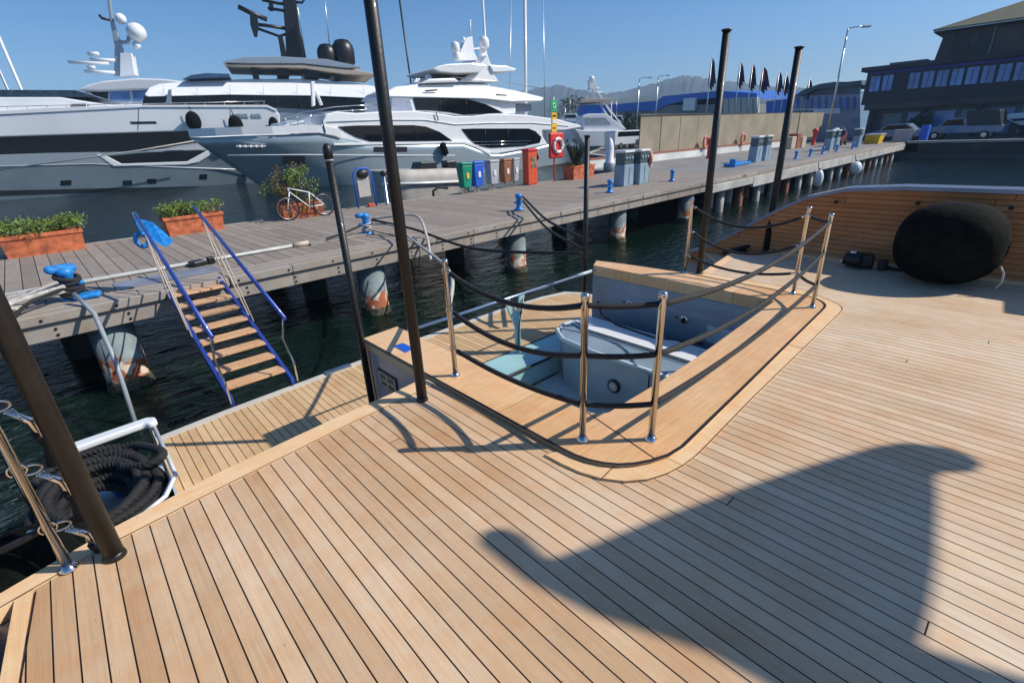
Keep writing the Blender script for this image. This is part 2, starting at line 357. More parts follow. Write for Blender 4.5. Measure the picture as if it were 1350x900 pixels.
# ================================================================== OUR DECK
deck = struct('deck')
def arc(cx, cy, r, a0, a1, n=10): return [(cx+r*cos(rad(a0+(a1-a0)*i/n)), cy+r*sin(rad(a0+(a1-a0)*i/n))) for i in range(n+1)]
def offset_strip(mb, inner, outer, z0, z1):
    for i in range(len(inner)-1):
        a, b_, c, d = inner[i], inner[i+1], outer[i+1], outer[i]
        mb.poly([(a[0], a[1], z1), (d[0], d[1], z1), (c[0], c[1], z1), (b_[0], b_[1], z1)])
        for p, q in ((a, b_), (c, d)):
            mb.poly([(p[0], p[1], z0), (p[0], p[1], z1), (q[0], q[1], z1), (q[0], q[1], z0)])
    for p, q in ((inner[0], outer[0]), (outer[-1], inner[-1])):
        mb.poly([(p[0], p[1], z0), (p[0], p[1], z1), (q[0], q[1], z1), (q[0], q[1], z0)])
    return mb
def line_strip(mb, pts, w, z):
    n = len(pts)
    L_, R_ = [], []
    for i in range(n):
        a = Vector(pts[max(i-1, 0)]); b = Vector(pts[min(i+1, n-1)]); t = (b-a).normalized(); nn = Vector((-t.y, t.x))*w/2
        p = Vector(pts[i]); L_.append(p+nn); R_.append(p-nn)
    for i in range(n-1):
        mb.poly([(L_[i].x, L_[i].y, z), (R_[i].x, R_[i].y, z), (R_[i+1].x, R_[i+1].y, z), (L_[i+1].x, L_[i+1].y, z)])
    return mb
# inner opening of the tender well and its two surrounding lines
WELL = [(2.20, 4.20), (2.20, 2.30), (2.24, 1.72), (2.32, 1.66), (3.20, 1.64), (5.32, 1.745), (5.36, 1.80), (5.37, 4.20)]
gut_in = [(1.80, 4.17), (1.80, 3.07), (1.80, 1.62), (1.805, 1.52), (1.825, 1.43), (1.86, 1.35), (1.91, 1.28), (1.98, 1.22), (2.07, 1.17), (2.18, 1.13), (2.31, 1.115), (3.2, 1.165), (5.36, 1.295)] + arc(5.40, 1.62, .32, 278, 358, 8) + [(5.74, 2.3), (5.78, 3.1), (5.70, 3.9), (5.62, 4.34)]
out_b = [(1.70, 1.66), (1.705, 1.48), (1.73, 1.35), (1.775, 1.25), (1.84, 1.165), (1.93, 1.10), (2.04, 1.055), (2.17, 1.03), (2.32, 1.022), (3.2, 1.07), (5.35, 1.150), (5.50, 1.16), (5.60, 1.19), (5.69, 1.26), (5.84, 1.47), (5.97, 1.67), (5.98, 2.875)]
# planked sheet: outer outline minus the coaming outline, made of quads around it
pl = MB()
hole = [(1.80, 3.05), (1.80, 1.62)] + gut_in[3:]
def P3(l, z): return [(x, y, z) for x, y in l]
so = [(-.60, 2.60), (-.26, 2.69), (.26, 2.76), (.72, 2.81), (1.03, 2.845), (1.44, 2.875), (1.80, 2.90)]
pl.poly(P3([(-.62, -4.5)] + [(1.80, -4.5)] + list(reversed(so)), 0))
lo = hole[1:]; i0 = [i for i, p in enumerate(lo) if p[0] > 5.7][0]
pl.poly(P3([(1.80, -4.5), (7.66, -4.5), (7.66, .9), (5.72, .9)] + list(reversed(lo[:i0+1])), 0))
pl.poly(P3([(5.72, .9), (7.66, .9), (7.66, 2.53), (7.16, 3.07), (5.98, 2.875), (5.78, 2.84), lo[i0+1] if lo[i0+1][1] < 2.8 else (5.77, 2.5)] + [lo[i0]], 0))
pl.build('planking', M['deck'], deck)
# transom margin board
inner = [(-1.6, 2.47), (-.75, 2.56), (-.26, 2.69), (.26, 2.76), (.72, 2.81), (1.03, 2.845), (1.44, 2.875), (1.80, 2.90)]
outer = [(-1.6, 2.60), (-.75, 2.66), (-.26, 2.82), (.26, 2.925), (.72, 2.97), (1.05, 3.0), (1.44, 3.015), (1.80, 3.06)]
offset_strip(MB(), inner, outer, -.07, .004).build('margin_board', M['margin_side'], deck)
offset_strip(MB(), [(-.60, -4.5), (-.58, 1.2), (-.60, 2.1), (-.56, 2.62)], [(-.66, -4.5), (-.64, 1.2), (-.655, 2.1), (-.62, 2.60)], -.02, .004).build('margin_board', M['margin'], deck)
offset_strip(MB(), [(-1.9, -4.5), (-1.9, 2.5)], [(-.672, -4.5), (-.672, 2.56)], -.02, .003).build('margin_board', M['margin'], deck)
# coaming with its raised edge, plus the flat board outside the gutter
def resample(pts, n):
    P = [Vector(p) for p in pts]; L = [0]
    for i in range(len(P)-1): L.append(L[-1]+(P[i+1]-P[i]).length)
    r = []
    for k in range(n):
        s_ = L[-1]*k/(n-1); i = 0
        while i < len(L)-2 and L[i+1] < s_: i += 1
        r.append(P[i].lerp(P[i+1], (s_-L[i])/max(1e-9, L[i+1]-L[i])))
    return [(p.x, p.y) for p in r]
# match coaming inner and gutter by corner sections so strips stay even
secs_in = [WELL[0:2], WELL[1:4], WELL[3:6], WELL[5:7], WELL[6:8]]
k1 = [i for i, p in enumerate(gut_in) if p[0] > 2.3][0]; k2 = [i for i, p in enumerate(gut_in) if p[0] > 5.41][0]; k3 = [i for i, p in enumerate(gut_in) if p[1] > 1.61 and i > k2][0]
secs_out = [gut_in[0:3], gut_in[2:k1+1], gut_in[k1:k2+1], gut_in[k2:k3+1], gut_in[k3:]]
ci, co = [], []
for a, b_ in zip(secs_in, secs_out):
    n = 12 if b_ is secs_out[1] or b_ is secs_out[3] else 6
    ra, rb = resample(a, n), resample(b_, n)
    if ci: ra, rb = ra[1:], rb[1:]
    ci += ra; co += rb
# split at the mitre joint near the corner
mit = min(range(len(co)), key=lambda i: (co[i][0]-2.07)**2+(co[i][1]-1.16)**2)
offset_strip(MB(), ci[:mit+1], co[:mit+1], -.12, .022).build('coaming', M['coaming'], deck)
offset_strip(MB(), ci[mit:], co[mit:], -.12, .022).build('coaming', M['coaming'], deck)
line_strip(MB(), [ci[mit], co[mit]], .006, .0245).build('joint', M['caulk'], deck)
line_strip(MB(), [(x, y) for x, y in gut_in], .022, .026).build('gutter', M['caulk'], deck)
go, oo = [], []
ja = gut_in.index((5.36, 1.295)); jb = gut_in.index((3.2, 1.165)); jc = [i for i, p in enumerate(gut_in) if p[1] > 1.605 and i > ja][0]
for ga, gb, n in ((gut_in[2:jb+1], out_b[0:10], 16), (gut_in[jb:ja+1], out_b[9:11], 5), (gut_in[ja:jc+1], out_b[10:16], 12), (gut_in[jc:jc+3], out_b[15:], 5)):
    ra, rb = resample(ga, n), resample(gb, n)
    if go: ra, rb = ra[1:], rb[1:]
    go += ra; oo += rb
offset_strip(MB(), go, oo, -.01, .007).build('margin_board', M['margin'], deck)
line_strip(MB(), oo, .006, .011).build('joint', M['caulk'], deck)
line_strip(MB(), [go[3], oo[3]], .005, .0115).build('joint', M['caulk'], deck)
line_strip(MB(), [go[17], oo[17]], .005, .0115).build('joint', M['caulk'], deck)
line_strip(MB(), inner[1:], .0055, .008).build('joint', M['caulk'], deck)
line_strip(MB(), [(-.57, -4.5), (-.575, 1.2), (-.592, 2.1), (-.55, 2.58)], .006, .008).build('joint', M['caulk'], deck)
# far quarter board by the stern corner
offset_strip(MB(), [(5.98, 2.80), (7.16, 2.98), (7.60, 2.50)], [(5.98, 2.90), (7.20, 3.08), (7.70, 2.55)], -.08, .006).build('margin_board', M['margin_side'], deck)
# hull below the deck
hb = MB()
hb.prism(P3([(-.70, -4.5), (-.70, 2.60), (-.26, 2.80), (.26, 2.905), (1.05, 2.98), (1.79, 3.02), (1.79, -4.5)], -.075), (0, 0, -1.7))
hb.prism(P3([(1.792, -4.5), (1.792, 1.0), (5.9, 1.0), (5.9, -4.5)], -.075), (0, 0, -1.7))
hb.prism(P3([(5.78, 1.1), (5.78, 2.86), (7.15, 3.03), (7.70, 2.5), (7.70, -4.5), (5.905, -4.5), (5.905, 1.1)], -.075), (0, 0, -1.7))
hb.build('hull_side', M['hull_grey'], deck)
# block of the quarter beside the gate: grey side with a shallow recess, power panel and blue label
q = MB(); q.bx((1.801, 3.08, -1.3), (1.99, 4.12, -.125)); q.bx((1.7945, 3.08, -1.0), (1.7995, 4.06, -.0605)); q.build('quarter_block', M['hull_grey'], deck)
q = MB()
q.prism([(1.788, 3.07, .012), (1.788, 4.15, .012), (1.788, 4.15, -1.3), (1.788, 4.07, -1.3), (1.788, 4.05, -.06), (1.788, 3.07, -.06)], (.011, 0, 0)); q.build('quarter_frame', M['coaming'], deck, bevel=.004)
q = MB(); q.bx((1.782, 3.57, -.38), (1.7942, 3.91, -.195)); pn = q.build('vent_panel', M['black'], deck, bevel=.004)
q = MB(); q.bx((1.778, 3.585, -.365), (1.7815, 3.895, -.21))
pn2 = q.build('panel_face', mat('panel_beige', (.50, .47, .40), .5, var=.35, vs=40), pn)
q = MB()
for (a, b_) in ((3.62, 3.74), (3.70, 3.72), (3.76, 3.87)):
    for zz in (-.25, -.32): q.bx((1.775, a, zz-.02), (1.7778, b_-.02, zz+.015))
q.build('panel_mark', M['black'], pn)
q = MB(); q.prism([(1.914, 3.779, .023), (2.01, 3.772, .023), (2.015, 3.59, .023), (1.91, 3.56, .023)], (0, 0, .003)); lb = q.build('deck_label', M['blue_bin'], deck)
# ---- tender well interior
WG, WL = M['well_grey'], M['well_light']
w = MB()
w.bx((5.375, 1.75, -1.42), (5.50, 4.22, -.125)); w.build('well_wall', WG, deck, bevel=.01)
w = MB(); w.prism(P3([(2.205, 1.60), (2.32, 1.50), (5.36, 1.60), (5.36, 1.735), (3.2, 1.63), (2.32, 1.655)], -.125), (0, 0, -1.3)); w.build('well_wall', WG, deck, bevel=.01)
w = MB(); w.bx((2.06, 1.72, -1.42), (2.19, 3.07, -.125)); w.build('well_wall', WL, deck, bevel=.01)
w = MB(); w.poly([(2.1, 1.6, -1.36), (5.4, 1.6, -1.36), (5.4, 4.05, -1.30), (2.1, 4.05, -1.30)]); w.build('well_floor', WL, deck)
for y, z in ((3.56, -.42), (2.76, -.45)):
    a = VXp = MB().lathe([(.055, 0), (.055, -.012), (.036, -.014)], (5.374, y, z), 20, 'X'); pr_ = a.build('porthole', M['steel'], deck)
    MB().lathe([(.034, -.006), (.034, -.018), (0, -.02)], (5.374, y, z), 16, 'X').build('porthole_glass', M['glass'], pr_)
    MB().box((5.37, y+.10, z+.01), (.012, .03, .02)).build('hinge', M['black'], pr_)
# raised chock in the well with pale rounded rim and a round lamp
ch = MB()
prof = [(4.98, 2.2), (4.98, 4.0)] + arc(4.70, 3.86, .28, 20, 150, 8) + [(4.28, 3.80), (4.22, 3.3), (4.22, 2.2)]
ch.prism(P3(prof, -1.36), (0, 0, .72)); ch.build('well_step', WG, deck, bevel=.03, seg=3)
rim = MB(); rim.prism(P3([(4.64, 2.2), (4.64, 3.7), (4.74, 4.06), (5.06, 4.04), (5.06, 2.2)], -.638), (0, 0, .03)); rim.build('step_rim', M['gel_white'], deck, bevel=.012)
rim = MB(); rim.tube([(4.20, 2.2, -.65), (4.20, 3.3, -.65), (4.25, 3.78, -.65), (4.43, 4.05, -.65), (4.66, 4.12, -.65), (4.9, 4.08, -.65)], .03, 8); rim.build('step_rim', WL, deck)
for yy_ in (2.5, 3.4): MB().box((4.212, yy_, -1.0), (.012, .006, .6)).build('panel_joint', M['caulk'], deck)
MB().tube([(4.62, 2.25, -.60), (4.62, 3.7, -.60), (4.75, 4.0, -.60)], .008, 6).build('seal_strip', M['caulk'], deck)
MB().tube([(5.36, 4.1, -.5), (5.2, 3.9, -.62), (5.0, 3.5, -.60), (4.95, 2.9, -.60), (5.2, 2.4, -.62)], .014, 8).build('hose', M['black'], deck)
MB().box((5.368, 2.3, -.55), (.014, .30, .22)).build('hatch_plate', WL, deck, bevel=.005)
lp = MB().lathe([(.085, 0), (.085, -.02), (.065, -.026)], (4.218, 2.95, -1.0), 24, 'X'); l1 = lp.build('well_lamp', M['black'], deck)
MB().lathe([(.06, -.02), (.055, -.034), (0, -.036)], (4.218, 2.95, -1.0), 20, 'X').build('lens', mat('lamp_lens', (.45, .45, .42), .2), l1)
w = MB(); w.prism(P3([(2.3, 1.7), (3.5, 1.72), (3.9, 2.1), (4.2, 2.2), (5.3, 1.8), (5.3, 2.2), (4.1, 2.45), (3.6, 2.4), (3.2, 3.9), (2.3, 3.9)], -1.34), (0, 0, .10)); w.build('well_ledge', WL, deck, bevel=.02)
w = MB(); w.bx((5.30, 1.80, -.62), (5.372, 1.92, -.22)); w.build('bracket', WL, deck, bevel=.01)
# stern door sill and black seal
w = MB(); w.bx((2.25, 4.08, -1.30), (5.36, 4.60, -1.015)); w.build('door_sill', M['chrome_teal'], deck, bevel=.01)
w = MB(); w.tube([(2.6, 4.07, -1.0), (3.5, 4.06, -1.0), (4.72, 4.04, -1.0)], .018, 8); w.build('door_seal', M['caulk'], deck)
# ================================================================== SWIM PLATFORM
plat = struct('swim_platform')
edge = [(.06, 5.74), (.75, 5.82), (1.6, 5.87), (2.6, 5.92), (3.55, 5.98), (5.1, 6.03), (6.1, 5.97), (6.62, 5.85), (6.80, 5.55), (6.84, 4.9), (6.84, 3.2)]
body = [(.06, 2.88)] + edge + [(5.92, 3.05), (5.55, 4.3), (5.35, 4.62), (2.25, 4.62), (1.79, 4.15), (1.79, 3.1)]
MB().prism(P3(body, -1.02), (0, 0, -.34)).build('platform_body', M['hull_grey'], plat, bevel=.01)
MB().poly(P3([(x, y-.10 if y > 5 else y) for x, y in edge[:-1]] + [(6.74, 3.3), (5.98, 3.1), (5.6, 4.3), (5.36, 4.605), (2.25, 4.605), (1.79, 4.13), (1.79, 3.1), (.16, 2.9), (.16, 5.6)][:], -1.0)).build('planking', M['platform'], plat)
inn = [(x, y-.11) for x, y in edge[:7]] + [(6.53, 5.74), (6.69, 5.5), (6.73, 4.9), (6.73, 3.2)]
offset_strip(MB(), inn, edge, -1.03, -.994).build('platform_edge', mat('pale_edge_board', (.62, .58, .50), .5, var=.08), plat, bevel=.004)
offset_strip(MB(), [(.06, 5.73), (.06, 2.9)], [(.20, 5.62), (.20, 2.9)], -1.02, -.995).build('margin_board', M['platform'], plat)
MB().bx((1.95, 5.80, -.99), (2.30, 5.90, -.975)).build('edge_plate', M['steel_dull'], plat)
# ================================================================== STANCHIONS + ROPES
def stanchion(loc, h, label, rings):
    t = thing('rope_stanchion', loc, label, 'stanchion', 'steel rope stanchions round the tender well')
    x, y, z = loc
    MB().lathe([(.0205, .01), (.0205, h-.03), (.0242, h-.028), (.0245, h-.004), (.022, h+.006), (0, h+.008)], loc, 20).build('post', M['steel'], t)
    MB().lathe([(.036, 0), (.038, .008), (.027, .016), (.023, .03)], loc, 20).build('base_flange', M['steel'], t)
    for rz in rings:
        MB().torus((x, y, z+rz), .030, .0042, (0, 1, .15), 18, 6).build('ring', M['steel'], t)
    return t
Z0 = .02
PST = {'a': (1.949, 2.869), 'b': (1.961, 1.585), 'c': (2.247, 1.287), 'd': (5.357, 1.392), 'e': (5.699, 1.691), 'f': (5.769, 3.017)}
LBL = {'a': 'stainless stanchion beside the tall black pole at the blue-labelled quarter, tied with white rope',
       'b': 'left one of the close pair of steel stanchions at the near corner of the well',
       'c': 'right one of the close pair of steel stanchions at the near corner of the well',
       'd': 'nearest of the two steel stanchions at the far right corner of the well',
       'e': 'steel stanchion just behind the far right corner one, with rope hooks on it',
       'f': 'thin steel stanchion at the far stern corner of the well, next to a black pole'}
for k, (x, y) in PST.items():
    stanchion((x, y, Z0), .93, LBL[k], (.86, .56, .24) if k in 'aef' else (.86,))
def sag(a, b, s, n=22):
    a, b = Vector(a), Vector(b)
    return [a.lerp(b, i/n) - Vector((0, 0, s*4*(i/n)*(1-i/n))) for i in range(n+1)]
def rope(a, b, s, r, label, m='black_rope', hooks=(1, 1), cat='rope', group='black ropes strung between the stanchions', ty=.05, n=22):
    pts = sag(a, b, s, n); base = pts[0]
    t = thing('rope', tuple(base), label, cat, group)
    L = sum(((pts[i+1]-pts[i]).length for i in range(n))); st = L/n
    k = max(1, int(ty*2.2/st)); i0 = k if hooks[0] else 0; i1 = n-k if hooks[1] else n
    MB().tube(pts[i0:i1+1], r, 10).build('cord', M[m], t)
    for flag, (p, q) in zip(hooks, ((pts[0], pts[i0]), (pts[n], pts[i1]))):
        if not flag: continue
        mb = MB(); d = (q-p)
        mb.tube([p+d*.25, p+d*.5, p+d*.75, q+d*.12], [.006, .009, .013, .0145], 8)
        mb.torus(p+d*.12, .018, .0035, d.cross(Vector((0, 0, 1))), 14, 6)
        mb.build('end_fitting', M['steel'], t)
    return t
def A(k, h): return (PST[k][0], PST[k][1], Z0+h)
nm = {.86: 'top', .56: 'middle', .24: 'lowest'}
for h, s in ((.86, .115), (.56, .11), (.24, .05)):
    rope(A('a', h), A('b', h+.01), s, .018, f'{nm[h]} black rope drooping along the left side of the well to the near corner', hooks=(1, 0))
    rope(A('b', h+.01), A('c', h+.01), .012, .017, f'{nm[h]} short black rope joining the near corner pair of stanchions', hooks=(0, 0))
    rope(A('c', h+.01), A('d', h), .12 if h > .3 else .07, .018, f'{nm[h]} long rope running along the right side of the well to the far corner', hooks=(0, 0), n=36)
    rope(A('e', h), A('f', h), .20 if h > .3 else .10, .016, f'{nm[h]} black rope hanging across the far stern side of the well, hooked at both ends', hooks=(1, 1))
for h in (.86, .24):
    rope(A('d', h), A('e', h), .02, .015, f'{nm[h]} short rope between the two stanchions at the far right corner', hooks=(0, 1), n=10)
# ================================================================== TALL BLACK POLES
def pole(base, top_z, r, label, cap=True, foot=True, band=None):
    t = thing('black_pole', base, label, 'pole', 'tall black poles standing round the stern')
    x, y, z = base; h = top_z-z
    MB().lathe([(r, 0), (r, h)], base, 24).build('shaft', M['black_pole'], t)
    if foot: MB().lathe([(r*1.15, 0), (r*1.16, .008), (r*1.06, .018), (r*1.02, .03)], base, 24).build('foot_collar', M['black'], t)
    if cap: MB().lathe([(r*1.02, h), (r*1.35, h+.003), (r*1.35, h+.02), (0, h+.024)], base, 24).build('cap', M['black'], t)
    if band:
        MB().lathe([(r*1.16, h-.02), (r*1.22, h+.03), (r*1.1, h+.07), (r*.6, h+.095), (0, h+.10)], base, 20).build('knob', M['black'], t)
        MB().lathe([(r*1.2, h-.035), (r*1.25, h-.02)], base, 20).build('band', M['hull_grey'], t)
    return t
pole((-.271, 2.581, 0), 3.1, .041, 'nearest and thickest-looking black pole, at the lower left in front of the coiled rope')
pole((1.568, 2.767, 0), 3.6, .037, 'tall black pole on the deck margin beside the blue-labelled quarter block', cap=False)
pole((1.74, 4.06, -1.0), 1.66, .031, 'short black pole with a rounded knob on top, beside the quarter block with vent panel', cap=False, foot=False, band=True)
pole((5.45, 4.42, -1.0), 1.70, .034, 'black pole at the far end of the pale blue rail, with a flat top', foot=True)
pole((5.914, 2.895, 0), 2.70, .041, 'left one of the two tall black poles beyond the well, beside the thin stern stanchion')
pole((7.83, 2.813, -.05), 2.66, .046, 'right one of the two tall black poles beyond the well, standing by the curved bulwark')
# ================================================================== GATE RAIL + Y BRACKET
t = thing('gate_rail', (2.2, 4.2, -.06), 'pale blue tubular rail across the open stern end of the well', 'rail')
MB().tube([(2.2, 4.2, -.06), (5.37, 4.2, -.055)], .016, 10).build('tube', mat('pale_blue_tube', (.35, .44, .62), .25, .6, var=.06), t)
MB().tube([(5.0, 4.2, -.055), (5.37, 4.2, -.055)], .024, 10).build('sleeve', M['well_light'], t)
MB().lathe([(.03, 0), (.03, .05)], (2.18, 4.2, -.06), 14, 'X').build('end_socket', M['steel'], t)
t = thing('support_bracket', (4.15, 4.52, -1.0), 'pale teal forked bracket standing on the platform under the gate rail', 'bracket')
MB().box((4.15, 4.52, -.80), (.09, .035, .40)).build('stem', M['chrome_teal'], t, bevel=.008)
MB().prism([(4.10, 4.535, -.62), (4.20, 4.535, -.62), (4.30, 4.535, -.20), (4.20, 4.535, -.20), (4.15, 4.535, -.44), (4.02, 4.535, -.20), (3.93, 4.535, -.20)], (0, -.03, 0)).build('fork', M['chrome_teal'], t, bevel=.006)
MB().tube([(4.13, 4.49, -.98), (4.16, 4.49, -.62), (4.24, 4.49, -.25)], .008, 6).build('edge_cable', M['caulk'], t)
# ================================================================== BULWARK (starboard)
t = thing('bulwark', (7.7, 1.0, 0), 'curved bulwark with varnished horizontal boards inside and a grey capping rail', 'bulwark')
top = [(-4.5, .95), (0.0, .95), (1.3, .945), (1.9, .90), (2.35, .77), (2.7, .58), (3.05, .35), (3.45, .08), (3.85, -.16), (4.2, -.30)]
xs = lambda y: 7.70 + (0 if y < 2 else .10*(y-2))
inner_ = [(xs(y), y, z) for y, z in top]
bot = [(xs(y), y, -.01 if y < 2.5 else (-.12 if y < 3.1 else -.40)) for y, z in reversed(top)]
MB().prism(inner_ + bot, (.05, 0, 0)).build('inner_boarding', M['bulwark_wood'], t)
MB().prism([(x+.055, y, z) for x, y, z in inner_] + [(7.755+(0 if y < 2 else .1*(y-2)), y, -1.6) for y, z in reversed(top)], (.22, 0, 0)).build('outer_plating', M['hull_grey'], t)
cr = MB()
for i in range(len(inner_)-1):
    (xa, ya, za), (xb, yb, zb) = inner_[i], inner_[i+1]
    cr.prism([(xa-.03, ya, za), (xa-.03, ya, za+.045), (xa+.30, ya, za+.045), (xa+.30, ya, za)], (xb-xa, yb-ya, zb-za))
cr.build('capping_rail', mat('blue_grey_capping', (.22, .28, .38), .3, var=.05, coat=.6), t)
for y in (1.98, 1.12, .30): MB().lathe([(.024, 0), (.024, -.008), (.012, -.01)], (7.699, y, .80 if y < 1.9 else .76), 14, 'X').build('scupper_fitting', M['black'], t)
MB().bx((7.60, -4.5, .0), (7.70, 2.5, .03)).build('foot_board', M['margin'], t)
# lower stern step beside it with black mooring gear
t = thing('stern_step', (7.6, 3.3, -.3), 'low wood-capped step at the stern corner under the curved bulwark', 'step')
MB().prism(P3([(7.1, 3.12), (8.0, 3.9), (8.75, 3.9), (8.3, 2.7), (7.72, 2.56)], -.22), (0, 0, -1.2)).build('plinth', M['hull_grey'], t)
MB().prism(P3([(7.12, 3.13), (8.02, 3.93), (8.20, 3.93), (7.36, 3.0)], -.219), (0, 0, .03)).build('cap_board', M['margin'], t)
t = thing('mooring_fitting', (8.05, 3.15, -.2), 'low black mooring fitting with dark line on the stern step below the bulwark end', 'fitting')
MB().ell((8.05, 3.2, -.10), (.42, .13, .085), 20, 8).build('cover', M['dark_cover'], t)
MB().tube([(7.55, 3.35, -.08), (7.8, 3.1, .0), (8.1, 3.0, .02), (8.5, 3.0, -.06)], .03, 8).build('line', M['black_rope'], t)
MB().box((7.95, 3.02, .10), (.04, .05, .32), .2, .45).build('arm', M['black'], t)
MB().box((8.15, 3.0, .08), (.03, .03, .22), .2, -.6).build('arm', M['steel'], t)
# ================================================================== BIG BLACK FENDER + SMALL MACHINE
fc = Vector((7.22, .68, .455))
t = thing('ball_fender', (fc.x, fc.y, 0), 'huge round black covered fender resting on deck against the wooden bulwark', 'fender')
mb = MB(); mb.ell(fc, (.46, .485, .44), 72, 40, .0, 0, .84)
mb.build('cover', M['dark_cover'], t)
MB().torus(fc+Vector((0, -.478, 0)), .075, .012, (0, 1, 0), 24, 6).build('cover_eye', M['dark_cover'], t)
mb = MB()
for k in range(7):
    a = rad(-58+k*7); mb.tube([fc + Vector((.50*cos(q)*cos(a)-.02, -.48*abs(cos(q))*.92*1.0+.0, .46*sin(q)*.9)) for q in [rad(x) for x in range(-70, -20, 10)]], .007, 5)
mb.tube([(7.0, .20, .30), (6.98, .16, .24), (6.96, .15, .15), (6.97, .18, .08)], .012, 6)
mb.build('lacing', M['white_rope'], t)
t = thing('deck_winch', (7.42, 1.45, 0), 'small black motor unit lying on deck left of the round fender', 'machine')
MB().box((7.42, 1.47, .10), (.20, .22, .17), .3).build('housing', M['black'], t, bevel=.03, seg=3)
MB().lathe([(.085, -.10), (.095, -.06), (.095, .06), (.07, .1)], (7.36, 1.56, .11), 20, 'Y').build('drum', M['black'], t)
MB().lathe([(.04, 0), (.06, .004), (.03, .03)], (7.36, 1.57, .195), 14).build('knob', M['steel'], t)
MB().lathe([(.03, 0), (.028, .02)], (7.30, 1.66, .08), 12, 'Y').build('socket', M['steel'], t)
MB().box((7.45, 1.26, .07), (.12, .10, .12), .1).build('gearbox', M['black'], t, bevel=.02)
t = thing('deck_hose', (7.5, 1.1, .02), 'dark hose lying along the foot of the bulwark between motor unit and fender', 'hose')
MB().tube([(7.48, 1.25, .03), (7.5, 1.12, .02), (7.52, 1.0, .02), (7.55, .9, .05)], .02, 8).build('tube', M['black'], t)
# ================================================================== LOWER LEFT CORNER: rope locker, stanchion, bag
t = thing('rope_locker', (-.35, 4.5, -.9), 'open grey tray with white rounded frame holding the thick coiled rope', 'locker')
zc = -.57
MB().bx((-.84, 3.70, -1.06), (.055, 5.16, -1.0)).build('floor', M['well_light'], t)
MB().prism([(-.56, 5.06, zc+.0), (.02, 5.10, zc+.0), (.06, 5.06, zc+.0), (.12, 5.08, zc+.0), (.12, 5.17, zc+.0), (.06, 5.22, zc+.0), (-.56, 5.19, zc+.0)], (0, 0, .06)).build('frame_bar', M['white_paint'], t, bevel=.02, seg=3)
MB().tube([(.085, 5.10, zc), (.085, 4.10, zc), (-.02, 3.86, zc), (-.16, 3.76, zc)], .016, 10).build('frame_bar', M['white_paint'], t)
MB().tube([(.05, 5.08, zc-.04), (.045, 4.12, zc-.04), (-.06, 3.88, zc-.04), (-.2, 3.78, zc-.04)], .010, 8).build('inner_rail', M['steel'], t)
MB().bx((.035, 3.8, -1.0), (.052, 4.75, zc-.04)).build('side_plate', M['well_light'], t)
for p in ((-.86, 5.17), (.055, 5.12), (.06, 4.72), (-.12, 3.78)): MB().tube([(p[0], p[1], -1.0), (p[0], p[1], zc)], .012, 8).build('leg', M['tan'], t)
MB().box((-.18, 4.95, -.93), (.34, .22, .10), .2).build('blue_mat', M['blue_bin'], t, bevel=.01)
t = thing('coiled_rope', (-.38, 4.35, -1.0), 'great heap of thick black twisted mooring rope coiled in the grey tray', 'rope')
def twisted(mb, ctrl, r, step=.008):
    P = [Vector(p) for p in ctrl]; out = []
    for i in range(len(P)-1):
        p0, p1, p2, p3 = P[max(i-1, 0)], P[i], P[i+1], P[min(i+2, len(P)-1)]
        n_ = max(2, int((p2-p1).length/step))
        for k in range(n_):
            t_ = k/n_; out.append(.5*((2*p1)+(p2-p0)*t_+(2*p0-5*p1+4*p2-p3)*t_**2+(3*p1-p0-3*p2+p3)*t_**3))
    return mb.tube(out, r, 12, twist=(78, .42))
mb = MB(); rc = random.Random(5); ctrl = []
radii = [.50, .43, .36, .29, .23, .30, .38, .46, .50, .42, .34, .27, .33, .42, .48, .40, .31, .38]
for lap, R0 in enumerate(radii):
    z0 = -.86 + .060*(lap//4) + .012*(lap % 4)
    ox, oy = rc.uniform(-.03, .03), rc.uniform(-.04, .04)
    for k in range(12):
        a = 2*pi*k/12; rr = R0 + (radii[min(lap+1, len(radii)-1)]-R0)*k/12
        ctrl.append((-.40+ox+rr*cos(a)*.80+rc.uniform(-.012, .012), 4.42+oy+rr*sin(a)*1.28+rc.uniform(-.02, .02), z0+.03*sin(2*a+lap*1.3)+rc.uniform(-.01, .01)))
twisted(mb, ctrl, .036); mb.build('coil', M['black_rope'], t)
mb = MB(); twisted(mb, [(-.30, 4.98, -.64), (-.12, 4.93, -.60), (.02, 4.66, -.56), (.06, 4.42, -.53), (-.06, 4.40, -.56), (-.22, 4.62, -.60)], .032); mb.build('rope_end', M['black_rope'], t)
mb = MB(); twisted(mb, [(-.80, 4.2, -.62), (-.66, 3.95, -.60), (-.42, 3.86, -.61), (-.16, 3.98, -.62), (-.02, 4.22, -.62), (-.05, 4.5, -.64)], .034); mb.build('rope_end', M['black_rope'], t)
mb = MB(); twisted(mb, [(-.82, 4.75, -.64), (-.70, 5.0, -.62), (-.42, 5.08, -.60), (-.15, 4.95, -.62), (-.1, 4.7, -.66)], .034); mb.build('rope_end', M['black_rope'], t)
t = tag(MB().tube([(.15, 3.62, -.97), (.19, 3.66, -.955), (.22, 3.74, -.96)], .018, 8).build('red_strap', M['red'], loc=(.15, 3.62, -.97)), 'small red strap end lying by the corner of the rope tray', 'strap')
t = stanchion((-.435, 2.640, .004), .95, 'nearest steel stanchion at the lower left, with shackles hanging on its ropes', (.86, .55, .24))
